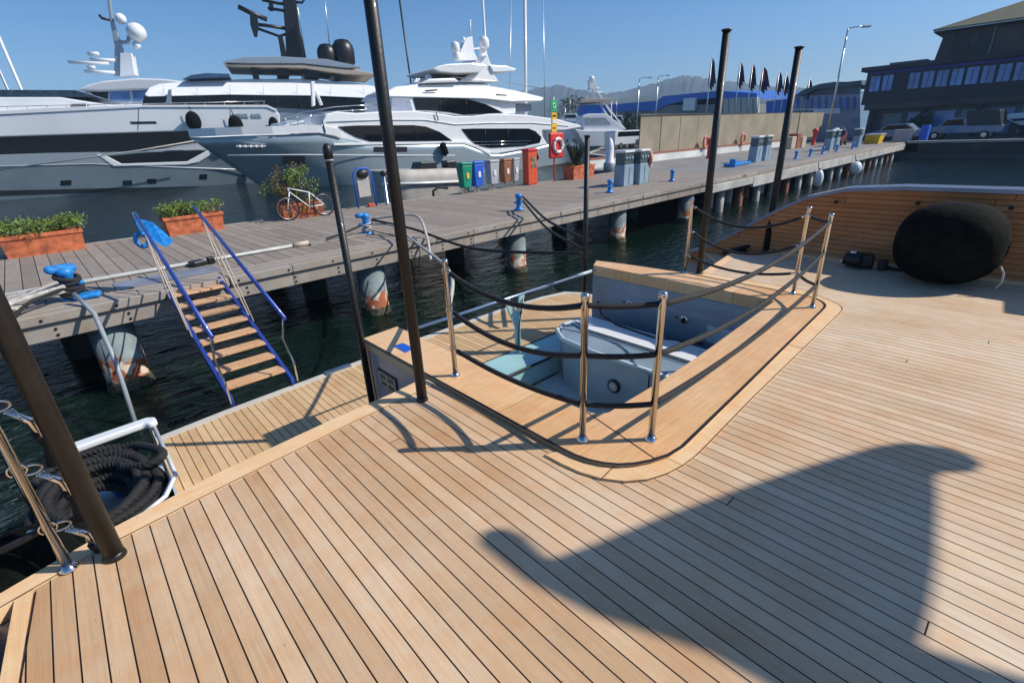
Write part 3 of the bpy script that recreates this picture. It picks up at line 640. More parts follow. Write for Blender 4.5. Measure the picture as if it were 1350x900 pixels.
# its ropes go to the quay side, each with a shackle
for h, e in ((.86, (-1.25, 3.35, .62)), (.55, (-1.2, 3.2, .38)), (.24, (-1.15, 3.05, .10))):
    t = thing('shackled_rope', (-.435, 2.64, h), f'{nm[.86 if h > .8 else (.56 if h > .5 else .24)]} black rope with steel shackles on the lower left stanchion', 'rope', 'shackled ropes at the lower left')
    a = Vector((-.435, 2.64, h)); b_ = Vector((-.27, 2.60, h-.02))
    MB().torus(a+Vector((.035, .02, -.02)), .028, .005, (0, 1, .4), 18, 6, 1.3).build('shackle', M['steel'], t)
    MB().torus(a+Vector((.075, .02, -.07)), .022, .0045, (1, .3, .2), 18, 6, 1.3).build('shackle', M['steel'], t)
    MB().tube([a+Vector((.05, .02, -.05)), a+Vector((.10, .03, -.12)), a+Vector((.11, .03, -.2))], [.012, .016, .018], 8).build('turnbuckle', M['steel'], t)
    MB().tube([a+Vector((.10, .03, -.18)), a+Vector((.12, .05, -.26)), a+Vector((.10, .06, -.36))], [.020, .024, .024], 10).build('cord_end', M['black_rope'], t)
    MB().tube(sag(a+Vector((-.02, .02, 0)), e, .06, 14), .016, 9).build('cord', M['black_rope'], t)
t = thing('black_bag', (-.62, 2.95, -.4), 'sagging black bag wedged outside the deck edge at the lower left', 'bag')
mb = MB(); mb.ell((-.60, 2.93, -.12), (.24, .20, .24), 24, 14, .03); mb.build('body', M['dark_cover'], t)
mb = MB(); mb.ell((-.38, 2.98, -.08), (.10, .13, .13), 18, 10, .04); mb.build('pocket', M['dark_cover'], t)
MB().torus((-.52, 2.90, .07), .05, .006, (.6, 1, .2), 18, 6).build('handle', M['steel'], t)
MB().tube([(-.9, 3.2, -.30), (-.75, 3.05, .0), (-.6, 2.9, .04), (-.5, 2.85, .0)], .012, 8).build('strap', M['tan'], t)
t = thing('fairlead_plate', (-.62, 3.2, -.9), 'pale sloping side plate below the deck edge at the lower left', 'plate')
MB().prism([(-1.1, 2.75, -.1), (-.3, 2.88, -.1), (-.28, 3.6, -1.0), (-1.1, 3.6, -1.0)], (0, .03, .03)).build('plate', M['well_light'], t)
t = thing('hanging_line', (-.2, 8.2, -.5), 'dark tube hanging from the bollard down to the water behind the rope tray', 'line')
MB().tube([(-.14, 8.6, .05), (-.02, 8.1, -.15), (.0, 7.6, -.7), (-.05, 7.2, -1.5)], .028, 8).build('tube', M['hull_grey'], t)
# ================================================================== GANGWAY
t = thing('gangway', (1.2, 5.95, -.98), 'blue and teak gangway sloping from the pier down to the swim platform', 'gangway')
def gz(y): return -.96 + (y-5.93)*(.82/2.5)
for x in (.86, 1.56):
    a, b_ = (x, 5.90, gz(5.90)), (x, 8.50, gz(8.50))
    MB().prism([(x-.022, a[1], a[2]-.055), (x+.022, a[1], a[2]-.055), (x+.022, a[1], a[2]+.055), (x-.022, a[1], a[2]+.055)], (0, b_[1]-a[1], b_[2]-a[2])).build('stringer', M['blue'], t, bevel=.006)
for i in range(8):
    y = 6.15 + i*.305; z = gz(y)+.03
    MB().box((1.21, y, z), (.66, .215, .03)).build('tread', M['tread'], t, bevel=.004)
def hr(x, pts_low):
    a = Vector((x, 5.72, -.09)); b_ = Vector((x, 9.02, .95))
    MB().tube([a, b_], .024, 10).build('handrail', M['blue'], t)
    MB().tube([Vector((x, 5.76, -.07)), Vector((x, 6.0, -.42)), Vector((x, 5.78, -.66)), Vector((x, 5.80, -.93))], .013, 8).build('rail_post', M['steel'], t)
    mb = MB()
    for (ya, yb) in ((8.75, 7.4), (8.72, 8.2)):
        mb.tube([(x, ya, .86), (x, yb, gz(yb)+.03)], .011, 6)
    mb.tube([(x, 8.2, .70), (x, 7.2, gz(7.2)+.05)], .008, 6)
    mb.build('rail_stay', M['tan'], t)
hr(.83, 0); hr(1.59, 0)
MB().tube([(.83, 9.02, .95), (.83, 8.9, .90)], .030, 10).build('end_cap', M['steel'], t)
t = thing('blue_bag', (.86, 8.8, .7), 'bright blue cloth bundle tied to the top of the left gangway handrail', 'bundle')
mb = MB(); mb.prism([(.80, 9.0, .86), (.98, 8.72, .80), (1.12, 8.45, .56), (1.0, 8.4, .50), (.84, 8.6, .66), (.80, 8.75, .72)], (0.0, .07, .03)); mb.build('cloth', M['bluelt'], t, bevel=.015)
mb = MB(); mb.torus((.78, 8.60, .62), .075, .032, (.3, 1, 0), 22, 8, 1, 1.2); mb.build('loop', M['bluelt'], t)
# ================================================================== PIER
pier = struct('pier')
pa = Vector((cos(PANG), sin(PANG), 0)); pb = Vector((-sin(PANG), cos(PANG), 0)); PO = Vector((0, 8.33, 0))
def PP(u, v, z=-.1): p = PO + pa*u + pb*v; return (p.x, p.y, z)
def pbox(mb, u0, u1, v0, v1, z0, z1):
    return mb.prism([PP(u0, v0, z0), PP(u1, v0, z0), PP(u1, v1, z0), PP(u0, v1, z0)], (0, 0, z1-z0))
pbox(MB(), -30, 22, .62, 6.22, -.20, -.10).build('pier_planking', M['pier'], pier)
pbox(MB(), 22, 54.5, .62, 9.3, -.20, -.10).build('pier_planking', mat('pier_far_surface', (.24, .23, .22), .85, var=.15, vs=.6), pier)
x = -30
while x < 21:
    L_ = 3.96; pbox(MB(), x, x+L_-.02, .0, .60, -.21, -.085).build('edge_beam', M['pier_beam'], pier, bevel=.012); x += L_
pbox(MB(), -30, 21, .05, .25, -.44, -.222).build('fascia_beam', M['pier_beam'], pier, bevel=.01)
pbox(MB(), 21, 54.5, .0, .60, -.22, -.09).build('edge_beam', M['pier_beam'], pier, bevel=.01)
for u0, u1 in ((18.2, 22.0), (22.05, 30), (30.05, 38), (38.05, 54.5)):
    pbox(MB(), u0, u1, -.10, .05, -.66 if u0 > 20 else -.52, -.235).build('concrete_fascia', M['concrete'], pier, bevel=.015)
pbox(MB(), -30, 22, 6.222, 6.34, -.40, -.085).build('edge_beam', M['pier_beam'], pier, bevel=.01)
for u in (-8.5, -4.2, 0.1, 4.25, 8.3, 12.8, 17.2):
    for v, r_ in ((.42, .27), (2.5, .26), (5.2, .26)):
        p = PP(u if v < 2 else u-.35, v, 0)
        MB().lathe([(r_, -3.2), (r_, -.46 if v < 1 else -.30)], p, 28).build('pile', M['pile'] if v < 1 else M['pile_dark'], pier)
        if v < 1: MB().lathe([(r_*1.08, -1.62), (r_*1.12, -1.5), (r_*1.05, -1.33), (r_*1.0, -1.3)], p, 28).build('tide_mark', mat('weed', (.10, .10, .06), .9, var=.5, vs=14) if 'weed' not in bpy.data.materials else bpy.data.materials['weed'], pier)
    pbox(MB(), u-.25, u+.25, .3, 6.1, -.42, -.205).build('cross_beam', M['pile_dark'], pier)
u = 19.0
k = 0
while u < 54:
    p = PP(u, .35 if k % 2 else 1.2, 0); r_ = .16
    MB().lathe([(r_, -3.0), (r_, -.5)], p, 12).build('pile', M['concrete'] if k % 3 else mat('rusty_pile', (.25, .10, .06), .9) if 'rusty_pile' not in bpy.data.materials else bpy.data.materials['rusty_pile'], pier); u += .95; k += 1
# pier bolts on the fascia
mb = MB()
for i in range(36):
    u = -6 + i*.78
    for zz in (-.15, -.30, -.38):
        p = PP(u+(.1 if zz < -.2 else 0), -.006 if zz > -.2 else .044, zz); mb.lathe([(.018, 0), (.016, -.008), (0, -.01)], p, 8, 'Y')
mb.build('bolt_heads', M['black'], pier)
# pipe along the pier and steel plates
t = thing('service_pipe', PP(0, 1.62), 'long pale service pipe lying along the near side of the pier', 'pipe')
MB().tube([(-6, 9.75, -.06), (-.1, 9.96, -.06), (1.74, 9.98, -.06), (3.3, 10.0, -.06)], .033, 10).build('pipe', M['hose'], t)
MB().tube([(3.25, 9.99, -.055), (3.55, 10.0, -.055)], .05, 10).build('coupling', M['tan'], t)
MB().box((1.55, 9.85, -.05), (.22, .2, .09), .3).build('valve', M['black'], t, bevel=.02)
MB().box((1.75, 9.80, -.03), (.12, .1, .12), .1).build('valve', M['black'], t, bevel=.02)
t = thing('pier_plate', PP(.6, .9), 'bluish metal plate lying on the pier boards beside the top of the gangway', 'plate')
pbox(MB(), .35, 1.75, .68, 1.25, -.098, -.088).build('plate', mat('zinc_plate', (.30, .31, .36), .45, .3, var=.15), t, bevel=.003)
t = thing('hose_cover', PP(4.2, 1.5), 'weathered board strip covering the hose beside the roped bollard', 'board')
pbox(MB(), 3.6, 5.1, 1.45, 1.75, -.098, -.06).build('board', M['pier_beam'], t, bevel=.004)
# ---- bollards
def bollard(loc, label, s=1.0, kind=0):
    t = thing('bollard', loc, label, 'bollard', 'blue mooring bollards along the pier edge')
    MB().lathe([(.115*s, 0), (.115*s, .02*s), (.07*s, .04*s), (.058*s, .08*s), (.056*s, .24*s), (.07*s, .27*s), (.082*s, .30*s), (.075*s, .335*s), (.03*s, .355*s), (0, .358*s)], loc, 20).build('post', M['bluelt'], t)
    MB().tube([Vector(loc)+Vector((-.13*s, 0, .17*s)), Vector(loc)+Vector((.13*s, 0, .17*s))], .024*s, 10).build('cross_bar', M['bluelt'], t)
    return t
b0 = (-.153, 8.943, -.085)
t = bollard(b0, 'nearest blue bollard, wrapped in many pale mooring ropes above the rusty pile', 1.25)
MB().box((b0[0]-.03, b0[1]+.05, .34), (.34, .16, .11), .25, .05).build('hood', M['bluelt'], t, bevel=.05, seg=3)
MB().box((b0[0]+.14, b0[1]-.12, -.045), (.30, .22, .07), -.2).build('wedge', M['bluelt'], t, bevel=.03)
b1 = (4.876, 10.05, -.085)
t = bollard(b1, 'blue bollard criss-crossed with white rope between the two leaning black poles', 1.25)
MB().tube([Vector(b1)+Vector((-.2, 0, .40)), Vector(b1)+Vector((.02, 0, .40))], .05, 10).build('horn', M['bluelt'], t)
mb = MB()
for s_ in (-1, 1):
    for k in range(3):
        mb.tube([Vector(b1)+Vector((.16*s_*cos(q), -.10-.02*k+.04*abs(sin(q)), .20-.10*s_*sin(q)*1.0+.02*k-.01)) for q in [rad(a) for a in range(-90, 91, 20)]], .014, 6)
lash = mb; mb = MB()
for k in range(4):
    mb.torus(Vector(b1)+Vector((0, 0, .06+.05*k)), .105, .018, (.25*(-1)**k, .1, 1), 24, 6)
mb.build('lashing', M['white_rope'], t)
b2 = (9.187, 9.75, -.085)
bollard(b2, 'blue bollard right of the tall black pole with two dark lines pulling down from it', 1.2)
bollard((13.605, 10.05, -.085), 'small blue bollard standing in front of the nearest service pedestals', 1.15)
bollard((17.746, 10.2, -.085), 'small blue bollard between the nearest pedestals and the left tall pole beyond the well', 1.15)
t = thing('blue_box', (25.4, 11.3, -.1), 'flat bright blue hose box on the pier between the two tall poles', 'box')
MB().box((26.3, 11.5, -.02), (2.2, .5, .12), .03).build('lid', M['bluelt'], t, bevel=.03); MB().box((25.1, 11.2, .08), (.25, .3, .38), .03).build('spout', M['bluelt'], t, bevel=.04)
for i, u in enumerate((31.5, 34.0, 36.4, 39.5, 43.5)):
    bollard(PP(u, 1.3, -.085), ['small dark blue bollard just right of the right tall pole, nearest of the far row', 'second small blue bollard of the far row, past the right tall pole', 'middle small blue bollard of the far row near the far pedestals', 'fourth small blue bollard of the far row, in front of the far pedestal pair', 'farthest small blue bollard near the end of the pier'][i], 1.2)
# ---- mooring lines
def mline(pts, r, label, m, tw=True, grp='mooring lines'):
    P = [Vector(p) for p in pts]; out = []
    for i in range(len(P)-1):
        p0, p1, p2, p3 = P[max(i-1, 0)], P[i], P[i+1], P[min(i+2, len(P)-1)]
        for k in range(14):
            t_ = k/14; out.append(.5*((2*p1)+(p2-p0)*t_+(2*p0-5*p1+4*p2-p3)*t_**2+(3*p1-p0-3*p2+p3)*t_**3))
    out.append(P[-1])
    o = MB().tube(out, r, 8).build('mooring_line', M[m], loc=tuple(P[0])); return tag(o, label, 'rope', grp)
q0 = Vector(b0)
mline([q0+Vector((0, -.1, .22)), (-.9, 8.5, .05), (-1.6, 7.9, -.1), (-2.6, 6.9, .1)], .030, 'lower pale rope running from the nearest bollard down to the left edge', 'white_rope')
mline([q0+Vector((-.1, -.1, .28)), (-.95, 8.8, .02), (-1.5, 8.6, -.0), (-2.9, 8.1, .1)], .026, 'upper pale rope running from the nearest bollard out at the left edge', 'white_rope')
mline([q0+Vector((0, .12, .2)), (-.5, 9.25, .06), (-1.05, 9.35, -.03), (-1.3, 9.15, -.04), (-1.0, 8.9, -.04), (-.5, 8.8, .04), q0+Vector((0, -.1, .15))], .028, 'pale rope loop lying on the boards left of the nearest bollard', 'white_rope')
mline([q0+Vector((.05, .1, .25)), (-.35, 9.35, .04), (-.85, 9.75, -.04), (-1.25, 9.8, -.04)], .030, 'pale hose with red coupling ending near the left edge of the pier', 'white_rope')
mline([q0+Vector((.1, .0, .22)), (-.3, 8.75, .1), (-.7, 8.4, .0), (-1.0, 8.0, -.4), (-1.3, 7.4, -1.0)], .022, 'dark thin line under the pale ropes of the nearest bollard', 'black_rope')
mb = MB()
for k in range(5): mb.torus(q0+Vector((0, -.01, .07+.06*k)), .125, .03, (.2*(-1)**k, -.2, 1), 24, 7)
o = mb.build('rope_turns', M['black_rope'], loc=b0); tag(o, 'dark rope turns wound round the nearest blue bollard', 'rope')
mb = MB()
for k in range(4): mb.tube([(-.62-.09*k, 8.75-.1*k, -.02), (-.75-.09*k, 8.6, .03), (-.95-.06*k, 8.35, -.02), (-1.05-.05*k, 8.25, -.06)], .022, 7)
mb.torus((-.75, 8.6, .0), .09, .022, (.3, .2, 1), 18, 6); mb.torus((-.85, 8.45, .03), .08, .02, (.8, .2, .6), 18, 6)
o = mb.build('rope_knot', M['white_rope'], loc=(-.75, 8.6, 0)); tag(o, 'bulky knot in the pale ropes left of the nearest bollard', 'knot')
t = thing('hose_coupling', (-1.35, 9.82, -.03), 'red hose coupling lying at the left end of the pier', 'coupling')
MB().tube([(-1.25, 9.8, -.02), (-1.42, 9.8, -.02)], .065, 14).build('collar', M['red'], t); MB().tube([(-1.42, 9.8, -.02), (-1.60, 9.78, -.02)], .055, 14).build('collar', M['orange'], t); MB().tube([(-1.60, 9.78, -.02), (-2.6, 9.7, -.02)], .05, 10).build('hose', M['chrome_teal'], t)
q1 = Vector(b1)
mline([q1+Vector((.1, -.05, .22)), (4.2, 7.2, .35), A('a', .86)], .017, 'upper white line stretched from the criss-crossed bollard to the quarter stanchion top', 'white_rope') if False else None
mline([q1+Vector((.1, -.05, .20)), (5.1, 9.3, .12), (4.1, 6.6, .18), (2.9, 4.2, .45), A('a', .57)], .019, 'white rope stretched from the criss-crossed bollard down to the quarter stanchion ring', 'white_rope')
mline([q1+Vector((.2, .0, .30)), (5.6, 9.2, .28), (5.2, 8.2, .05), (4.6, 7.2, -.2)], .026, 'second white rope bending over the pier edge behind the tall black pole', 'white_rope')
mline([q1+Vector((.15, .0, .28)), (5.35, 8.9, .06), (5.45, 7.0, -.12), (5.50, 4.5, .12)], .026, 'dark rope leading from the criss-crossed bollard over the pier edge to the far stern corner', 'black_rope')
mline([q1+Vector((-.1, .0, .2)), (4.3, 9.95, .03), (3.9, 9.9, -.02)], .024, 'short dark rope tail left of the criss-crossed bollard', 'black_rope')
mline([q1+Vector((0, -.1, .1)), (4.95, 8.25, -.1), (4.95, 8.2, -.6), (4.95, 8.25, -1.5)], .010, 'thin dark line hanging over the rusty pile below the criss-crossed bollard', 'black_rope')
q2 = Vector(b2)
mline([q2+Vector((.08, -.08, .34)), (8.7, 8.95, .26), (7.3, 6.9, .14), (5.62, 4.48, .30)], .026, 'upper dark line pulling away from the bollard right of the tall pole', 'black_rope')
mline([q2+Vector((.08, -.08, .24)), (8.7, 8.95, .14), (7.3, 6.9, -.03), (5.62, 4.46, .12)], .026, 'lower dark line pulling away from the bollard right of the tall pole', 'black_rope')
mline([A('a', .88), (2.2, 3.1, .80), (2.35, 3.4, .70)], .012, 'short white lashing below the knob of the quarter stanchion', 'white_rope') if False else None
# ---- planters
def planter(u0, L_, H_, W_, label, leaves, fh, dry=False, v=5.85, mk='terracotta'):
    p = PP(u0+L_/2, v); t = thing('planter', p, label, 'planter', 'planters along the far side of the pier')
    prof = [(-L_/2*.94, -W_/2*.9, 0), (L_/2*.94, -W_/2*.9, 0), (L_/2*.94, W_/2*.9, 0), (-L_/2*.94, W_/2*.9, 0)]
    topp = [(-L_/2, -W_/2, H_), (L_/2, -W_/2, H_), (L_/2, W_/2, H_), (-L_/2, W_/2, H_)]
    mb = MB(); P4 = [Vector(p)+(pa*x+pb*y+Vector((0, 0, z))) for x, y, z in prof+topp]
    b = 0; mb.v = [tuple(q) for q in P4]
    for f_ in ((3, 2, 1, 0), (0, 1, 5, 4), (1, 2, 6, 5), (2, 3, 7, 6), (3, 0, 4, 7)): mb.face(f_)
    mb.poly([tuple(Vector(q)-Vector((0, 0, .04))) for q in P4[4:]])
    mb.build('trough', M[mk], t)
    mb = MB()
    for (x0, x1, y0, y1) in ((-L_/2-.02, L_/2+.02, -W_/2-.02, -W_/2+.02), (-L_/2-.02, L_/2+.02, W_/2-.02, W_/2+.02), (-L_/2-.02, -L_/2+.02, -W_/2+.02, W_/2-.02), (L_/2-.02, L_/2+.02, -W_/2+.02, W_/2-.02)):
        mb.prism([Vector(p)+pa*x+pb*y+Vector((0, 0, H_-.07)) for x, y in ((x0, y0), (x1, y0), (x1, y1), (x0, y1))], (0, 0, .08))
    mb.build('rim', M[mk], t, bevel=.008)
    mb = MB(); mb2 = MB()
    if leaves:
        for i in range(leaves):
            x = random.uniform(-.5, .5)*L_*1.08; y = random.uniform(-.5, .45)*W_*1.15; z = H_ + fh*random.uniform(.25, .62)
            mb.leaves(Vector(p)+pa*x+pb*y+Vector((0, 0, z)), (.17, .15, fh*.45), 90, .055)
        for i in range(26):
            x = random.uniform(-.5, .5)*L_; a = Vector(p)+pa*x+Vector((0, 0, H_-.05)); mb2.tube([a, a+Vector((random.uniform(-.1, .1), random.uniform(-.08, .08), fh*.8))], .006, 4)
        mb.build('foliage', M['leaf'], t); mb2.build('stems', M['trunk'], t)
    return t
planter(-.85, 1.30, .42, .50, 'leftmost terracotta planter box overflowing with low green leaves', 34, .36)
planter(1.95, 1.25, .42, .50, 'terracotta planter box with a green hedge beyond the gangway handrails', 34, .34)
t = planter(4.65, 1.15, .40, .5, 'terracotta planter with tall dry and green shrub behind the white bicycle', 0, .4)
p = Vector(PP(5.1, 5.9)); mb = MB(); mb2 = MB(); mb3 = MB()
for i in range(62):
    a = random.uniform(0, 6.28); r_ = random.uniform(.1, .85); h_ = random.uniform(.45, 1.35)-.35*(r_ > .6)
    q = p + Vector((r_*cos(a)*.95, r_*sin(a)*.45, h_)); base = p+Vector((random.uniform(-.3, .3), 0, .35))
    mb3.tube([base, base.lerp(q, .5)+Vector((0, 0, .12)), q], [.012, .008, .004], 4)
    (mb2 if (q.x < p.x-.1 and random.random() < .8) or random.random() < .2 else mb).leaves(q, (.16, .14, .15), 62, .055, .5)
mb.build('foliage', M['leaf'], t); mb2.build('dry_foliage', M['leaf_dry'], t); mb3.build('branches', M['trunk'], t)
t = planter(17.0, 1.5, .55, .6, 'small terracotta planter with a spiky plant right of the life ring post', 0, .6)
mb = MB(); p = Vector(PP(17.6, 5.9))
for i in range(60):
    a = random.uniform(0, 6.28); l = random.uniform(.5, 1.25); q = p+Vector((.1*cos(a), .1*sin(a), .5)); e = q+Vector((cos(a)*l*.45, sin(a)*l*.35, l*.95)); m_ = q.lerp(e, .55)+Vector((0, 0, .12)); w_ = Vector((-sin(a), cos(a), 0))*.035
    mb.poly([q-w_*.6, q+w_*.6, m_+w_, e, m_-w_])
for i in range(12): mb.leaves(p+Vector((random.uniform(-.6, .6), random.uniform(-.2, .2), .62)), (.18, .15, .12), 40, .07)
mb.build('foliage', M['leaf_dark'], t)
# ---- bicycle
bp_ = Vector(PP(4.72, 5.45)); t = thing('bicycle', tuple(bp_), 'white framed bicycle leaning against the planter with the dry shrub', 'bicycle')
R_ = .30; w1 = bp_+Vector((0.02, 0, R_+.01)); w2 = w1+pa*1.02+Vector((0, 0.0, 0)); ax = pb
for nm_, w_ in (('wheel', w1), ('wheel', w2)):
    o = MB().torus(w_, R_, .022, ax, 40, 8).build('wheel', M['tyre'], t)
    MB().torus(w_, R_-.03, .009, ax, 36, 6).build('rim', M['steel_dull'], o)
    mb = MB()
    for k in range(14):
        a = 2*pi*k/14; mb.tube([w_, w_+pa*cos(a)*(R_-.03)+Vector((0, 0, sin(a)*(R_-.03)))], .0022, 3)
    mb.build('spokes', M['steel_dull'], o)
    MB().tube([w_-ax*.05, w_+ax*.05], .02, 8).build('hub', M['steel_dull'], o)
bb = w1+pa*.60+Vector((0, 0, -.02)); st = w1+pa*.66+Vector((0, 0, .36)); hd = w1+pa*.14+Vector((0, 0, .42)); hd2 = w1+pa*.11+Vector((0, 0, .52))
mb = MB()
for a, b_ in ((hd, bb), (hd2, st), (bb, st), (bb, w2), (st, w2), (hd, w1), (hd, hd2)): mb.tube([a, b_], .017, 8)
mb.build('frame', M['white_paint'], t)
MB().tube([hd2, hd2+Vector((0, 0, .06)), hd2+Vector((0, 0, .07))+ax*-.24-pa*.06], .011, 6).build('handlebar', M['black'], t)
MB().tube([hd2+Vector((0, 0, .07)), hd2+Vector((0, 0, .07))+ax*.24-pa*.06], .011, 6).build('handlebar', M['black'], t)
MB().ell(st+Vector((.02, 0, .09)), (.12, .06, .03), 14, 8).build('saddle', M['black'], t); MB().tube([st, st+Vector((.01, 0, .08))], .011, 6).build('seat_post', M['steel_dull'], t)
MB().torus(bb, .08, .007, ax, 20, 6).build('chainring', M['black'], t); MB().tube([bb-ax*.06, bb-ax*.06-Vector((.04, 0, .15))], .008, 6).build('crank', M['black'], t)
# ---- blue hoop frame with black thing and slim grey lamp post
p = Vector(PP(7.35, 6.0)); t = thing('hoop_stand', tuple(p), 'bright blue hoop stand with a beige board inside, left of the slim grey post', 'stand')
d = pa*.26
MB().tube([p-d*1.1-Vector((0, 0, 0)), p-d*1.15+Vector((0, 0, .98)), p-d*.7+Vector((0, 0, 1.14)), p+d*.7+Vector((0, 0, 1.14)), p+d*1.15+Vector((0, 0, .98)), p+d*1.3], .028, 8).build('hoop', M['blue_bin'], t)
MB().box(p+Vector((0, 0, .62)), (.40, .03, .62), PANG).build('board', M['sand'], t, bevel=.01)
MB().ell(p+Vector((0, -.03, .98)), (.20, .08, .13), 16, 10, .05).build('black_cap', M['black'], t)
MB().box(p+Vector((.15, 0, .05)), (.2, .15, .1)).build('foot', M['orange'], t, bevel=.01)
def slim_post(p, h, r_, label):
    t = thing('lamp_bollard', p, label, 'lamp post', None)
    MB().lathe([(r_*1.3, 0), (r_*1.3, .03), (r_, .05), (r_*.85, h-.12)], p, 14).build('post', M['steel_dull'], t)
    MB().lathe([(r_*1.2, h-.12), (r_*2.0, h-.07), (r_*1.9, h), (0, h+.04)], p, 14).build('lamp_head', M['black'], t); return t
slim_post(PP(8.05, 5.95), 1.0, .055, 'slim grey post with a dark round head, right of the blue hoop stand')
t = thing('lamp_bollard', PP(21.1, 6.6), 'white tapered pillar with pointed top behind the nearest pedestals', 'lamp post')
MB().lathe([(.26, 0), (.26, .45), (.20, .5), (.20, 1.15), (.13, 1.45), (0, 1.6)], PP(21.1, 6.6), 18).build('pillar', M['white_paint'], t)
MB().lathe([(.29, 0), (.29, .42), (.27, .44)], PP(21.1, 6.6), 18).build('plinth', M['hull_grey'], t)
# ---- litter bins
def wbin(u, v, m, label, h=1.05, wd=.5):
    p = Vector(PP(u, v)); t = thing('litter_bin', tuple(p), label, 'bin', 'recycling bins in a row on the pier')
    def ringp(w, dd, z): return [p+pa*x*w+pb*y*dd+Vector((0, 0, z)) for x, y in ((-.5, -.5), (.5, -.5), (.5, .5), (-.5, .5))]
    mb = MB(); lo_ = ringp(wd*.68, .28, .20); hi_ = ringp(wd*.95, .38, h-.08); mb.v = [tuple(q) for q in lo_+hi_]
    for f_ in ((3, 2, 1, 0), (0, 1, 5, 4), (1, 2, 6, 5), (2, 3, 7, 6), (3, 0, 4, 7)): mb.face(f_)
    mb.face((4, 5, 6, 7)); mb.build('body', M[m], t, bevel=.03)
    mb = MB(); a_ = ringp(wd*1.02, .42, h-.07); mb.prism(a_, (0, 0, .09)); mb.build('lid', M[m], t, bevel=.03)
    MB().lathe([(.04, 0), (.04, .2)], tuple(p), 10).build('stand', M['tan'], t)
    mb = MB(); mb.box(p-pb*.185+Vector((0, 0, .62)), (.11, .008, .20), PANG); mk = mb.build('mark', M['yellow'] if m == 'green' else M['white_paint'], t)
    return t
wbin(11.35, 6.0, 'green', 'green litter bin, leftmost of the row, with a pale yellow mark')
wbin(11.95, 6.05, 'blue_bin', 'bright blue litter bin beside the green one, with a white mark')
wbin(12.72, 6.05, 'grey_bin', 'pale grey litter bin between the blue and the brown ones')
wbin(13.45, 6.1, 'brown_bin', 'brown litter bin, right of the pale grey one', wd=.44)
wbin(13.98, 6.15, 'grey_bin', 'narrow grey litter bin at the right end of the row, next to the brown one', wd=.34)
# ---- red cabinet
p = Vector(PP(14.75, 6.0)); t = thing('fire_cabinet', tuple(p), 'red fire hose cabinet standing between the bins and the life ring', 'cabinet')
MB().box(p+Vector((0, 0, .65)), (.52, .34, 1.28), PANG).build('cabinet', M['orange'], t, bevel=.03)
MB().box(p+Vector((0, 0, 1.32)), (.58, .40, .10), PANG).build('hood', M['red'], t, bevel=.02)
MB().box(p-pb*.175+pa*.05+Vector((0, 0, .86)), (.30, .012, .42), PANG).build('glass_door', mat('cabinet_glass', (.32, .27, .16), .3, var=.4, vs=9), t)
# ---- life ring post
p = Vector(PP(16.35, 6.1)); t = thing('life_ring_post', tuple(p), 'red life ring case on a post topped by green and yellow signs', 'post')
MB().tube([p, p+Vector((0, 0, 2.2))], .035, 10).build('post', M['orange'], t)
case = MB().box(p-pb*.12+Vector((0, 0, 1.42)), (.88, .16, 1.0), PANG).build('ring_case', M['red'], t, bevel=.12, seg=4)
MB().torus(p-pb*.24+Vector((0, 0, 1.42)), .26, .065, pb, 32, 10).build('life_ring', M['white_paint'], case)
mb = MB()
for k in range(4): a = pi/4+k*pi/2; mb.torus(p-pb*.24+pa*cos(a)*.26+Vector((0, 0, 1.42+sin(a)*.26)), .068, .018, pa*-sin(a)+Vector((0, 0, cos(a))), 14, 6)
mb.build('ring_band', M['red'], case)
MB().tube([p+Vector((0, 0, 2.2)), p+Vector((0, 0, 3.25))], .025, 8).build('upper_post', M['steel_dull'], t)
MB().box(p-pb*.05+pa*-.05+Vector((0, 0, 2.92)), (.38, .03, .42), PANG).build('green_sign', M['sign_green'], t)
MB().box(p-pb*.04+pa*-.03+Vector((0, 0, 2.30)), (.32, .03, .74), PANG).build('yellow_sign', M['yellow'], t)
MB().torus(p-pb*.07+pa*-.05+Vector((0, 0, 2.92)), .085, .022, pb, 20, 6).build('sign_ring', M['white_paint'], t)
MB().box(p-pb*.065+pa*-.03+Vector((0, 0, 2.34)), (.24, .01, .16), PANG).build('sign_mark', M['white_paint'], t)
MB().box(p-pb*.065+pa*-.03+Vector((0, 0, 2.55)), (.22, .01, .05), PANG).build('sign_mark', M['black'], t)
MB().box(p-pb*.065+pa*-.03+Vector((0, 0, 2.10)), (.22, .01, .05), PANG).build('sign_mark', M['orange'], t)
# ---- service pedestals
def pedestal(u, v, h, label, w=.62):
    p = Vector(PP(u, v)); t = thing('service_pedestal', tuple(p), label, 'pedestal', 'blue-grey service pedestals on the pier')
    MB().box(p+Vector((0, 0, h*.30)), (w, .44, h*.60), PANG).build('base_cabinet', M['ped'], t, bevel=.02)
    MB().box(p+Vector((0, 0, h*.76)), (w*.94, .40, h*.34), PANG).build('socket_panel', M['ped_top'], t, bevel=.02)
    MB().box(p+Vector((0, 0, h*.965)), (w*1.04, .48, h*.07), PANG).build('cap', M['white_paint'], t, bevel=.03)
    mb = MB()
    for i in (-1, 0, 1): mb.lathe([(.05, 0), (.05, -.03), (.03, -.035)], tuple(p-pb*.20+pa*.18*i*w/.62+Vector((0, 0, h*.78))), 10, 'Y')
    mb.build('socket', M['ped'], t)
    MB().box(p-pb*.225+Vector((0, 0, h*.30)), (.012, .008, h*.5), PANG).build('door_gap', M['black'], t)
    return t
pedestal(15.75, 2.2, 1.22, 'nearest service pedestal, left of its pair')
pedestal(16.55, 2.05, 1.22, 'nearest service pedestal pair, the right one with a life ring on its side')
p = Vector(PP(17.05, 2.0)); t = thing('life_ring', tuple(p+Vector((0, 0, .85))), 'faded orange life ring hanging on the right side of the nearest pedestals', 'life ring', 'orange life rings')
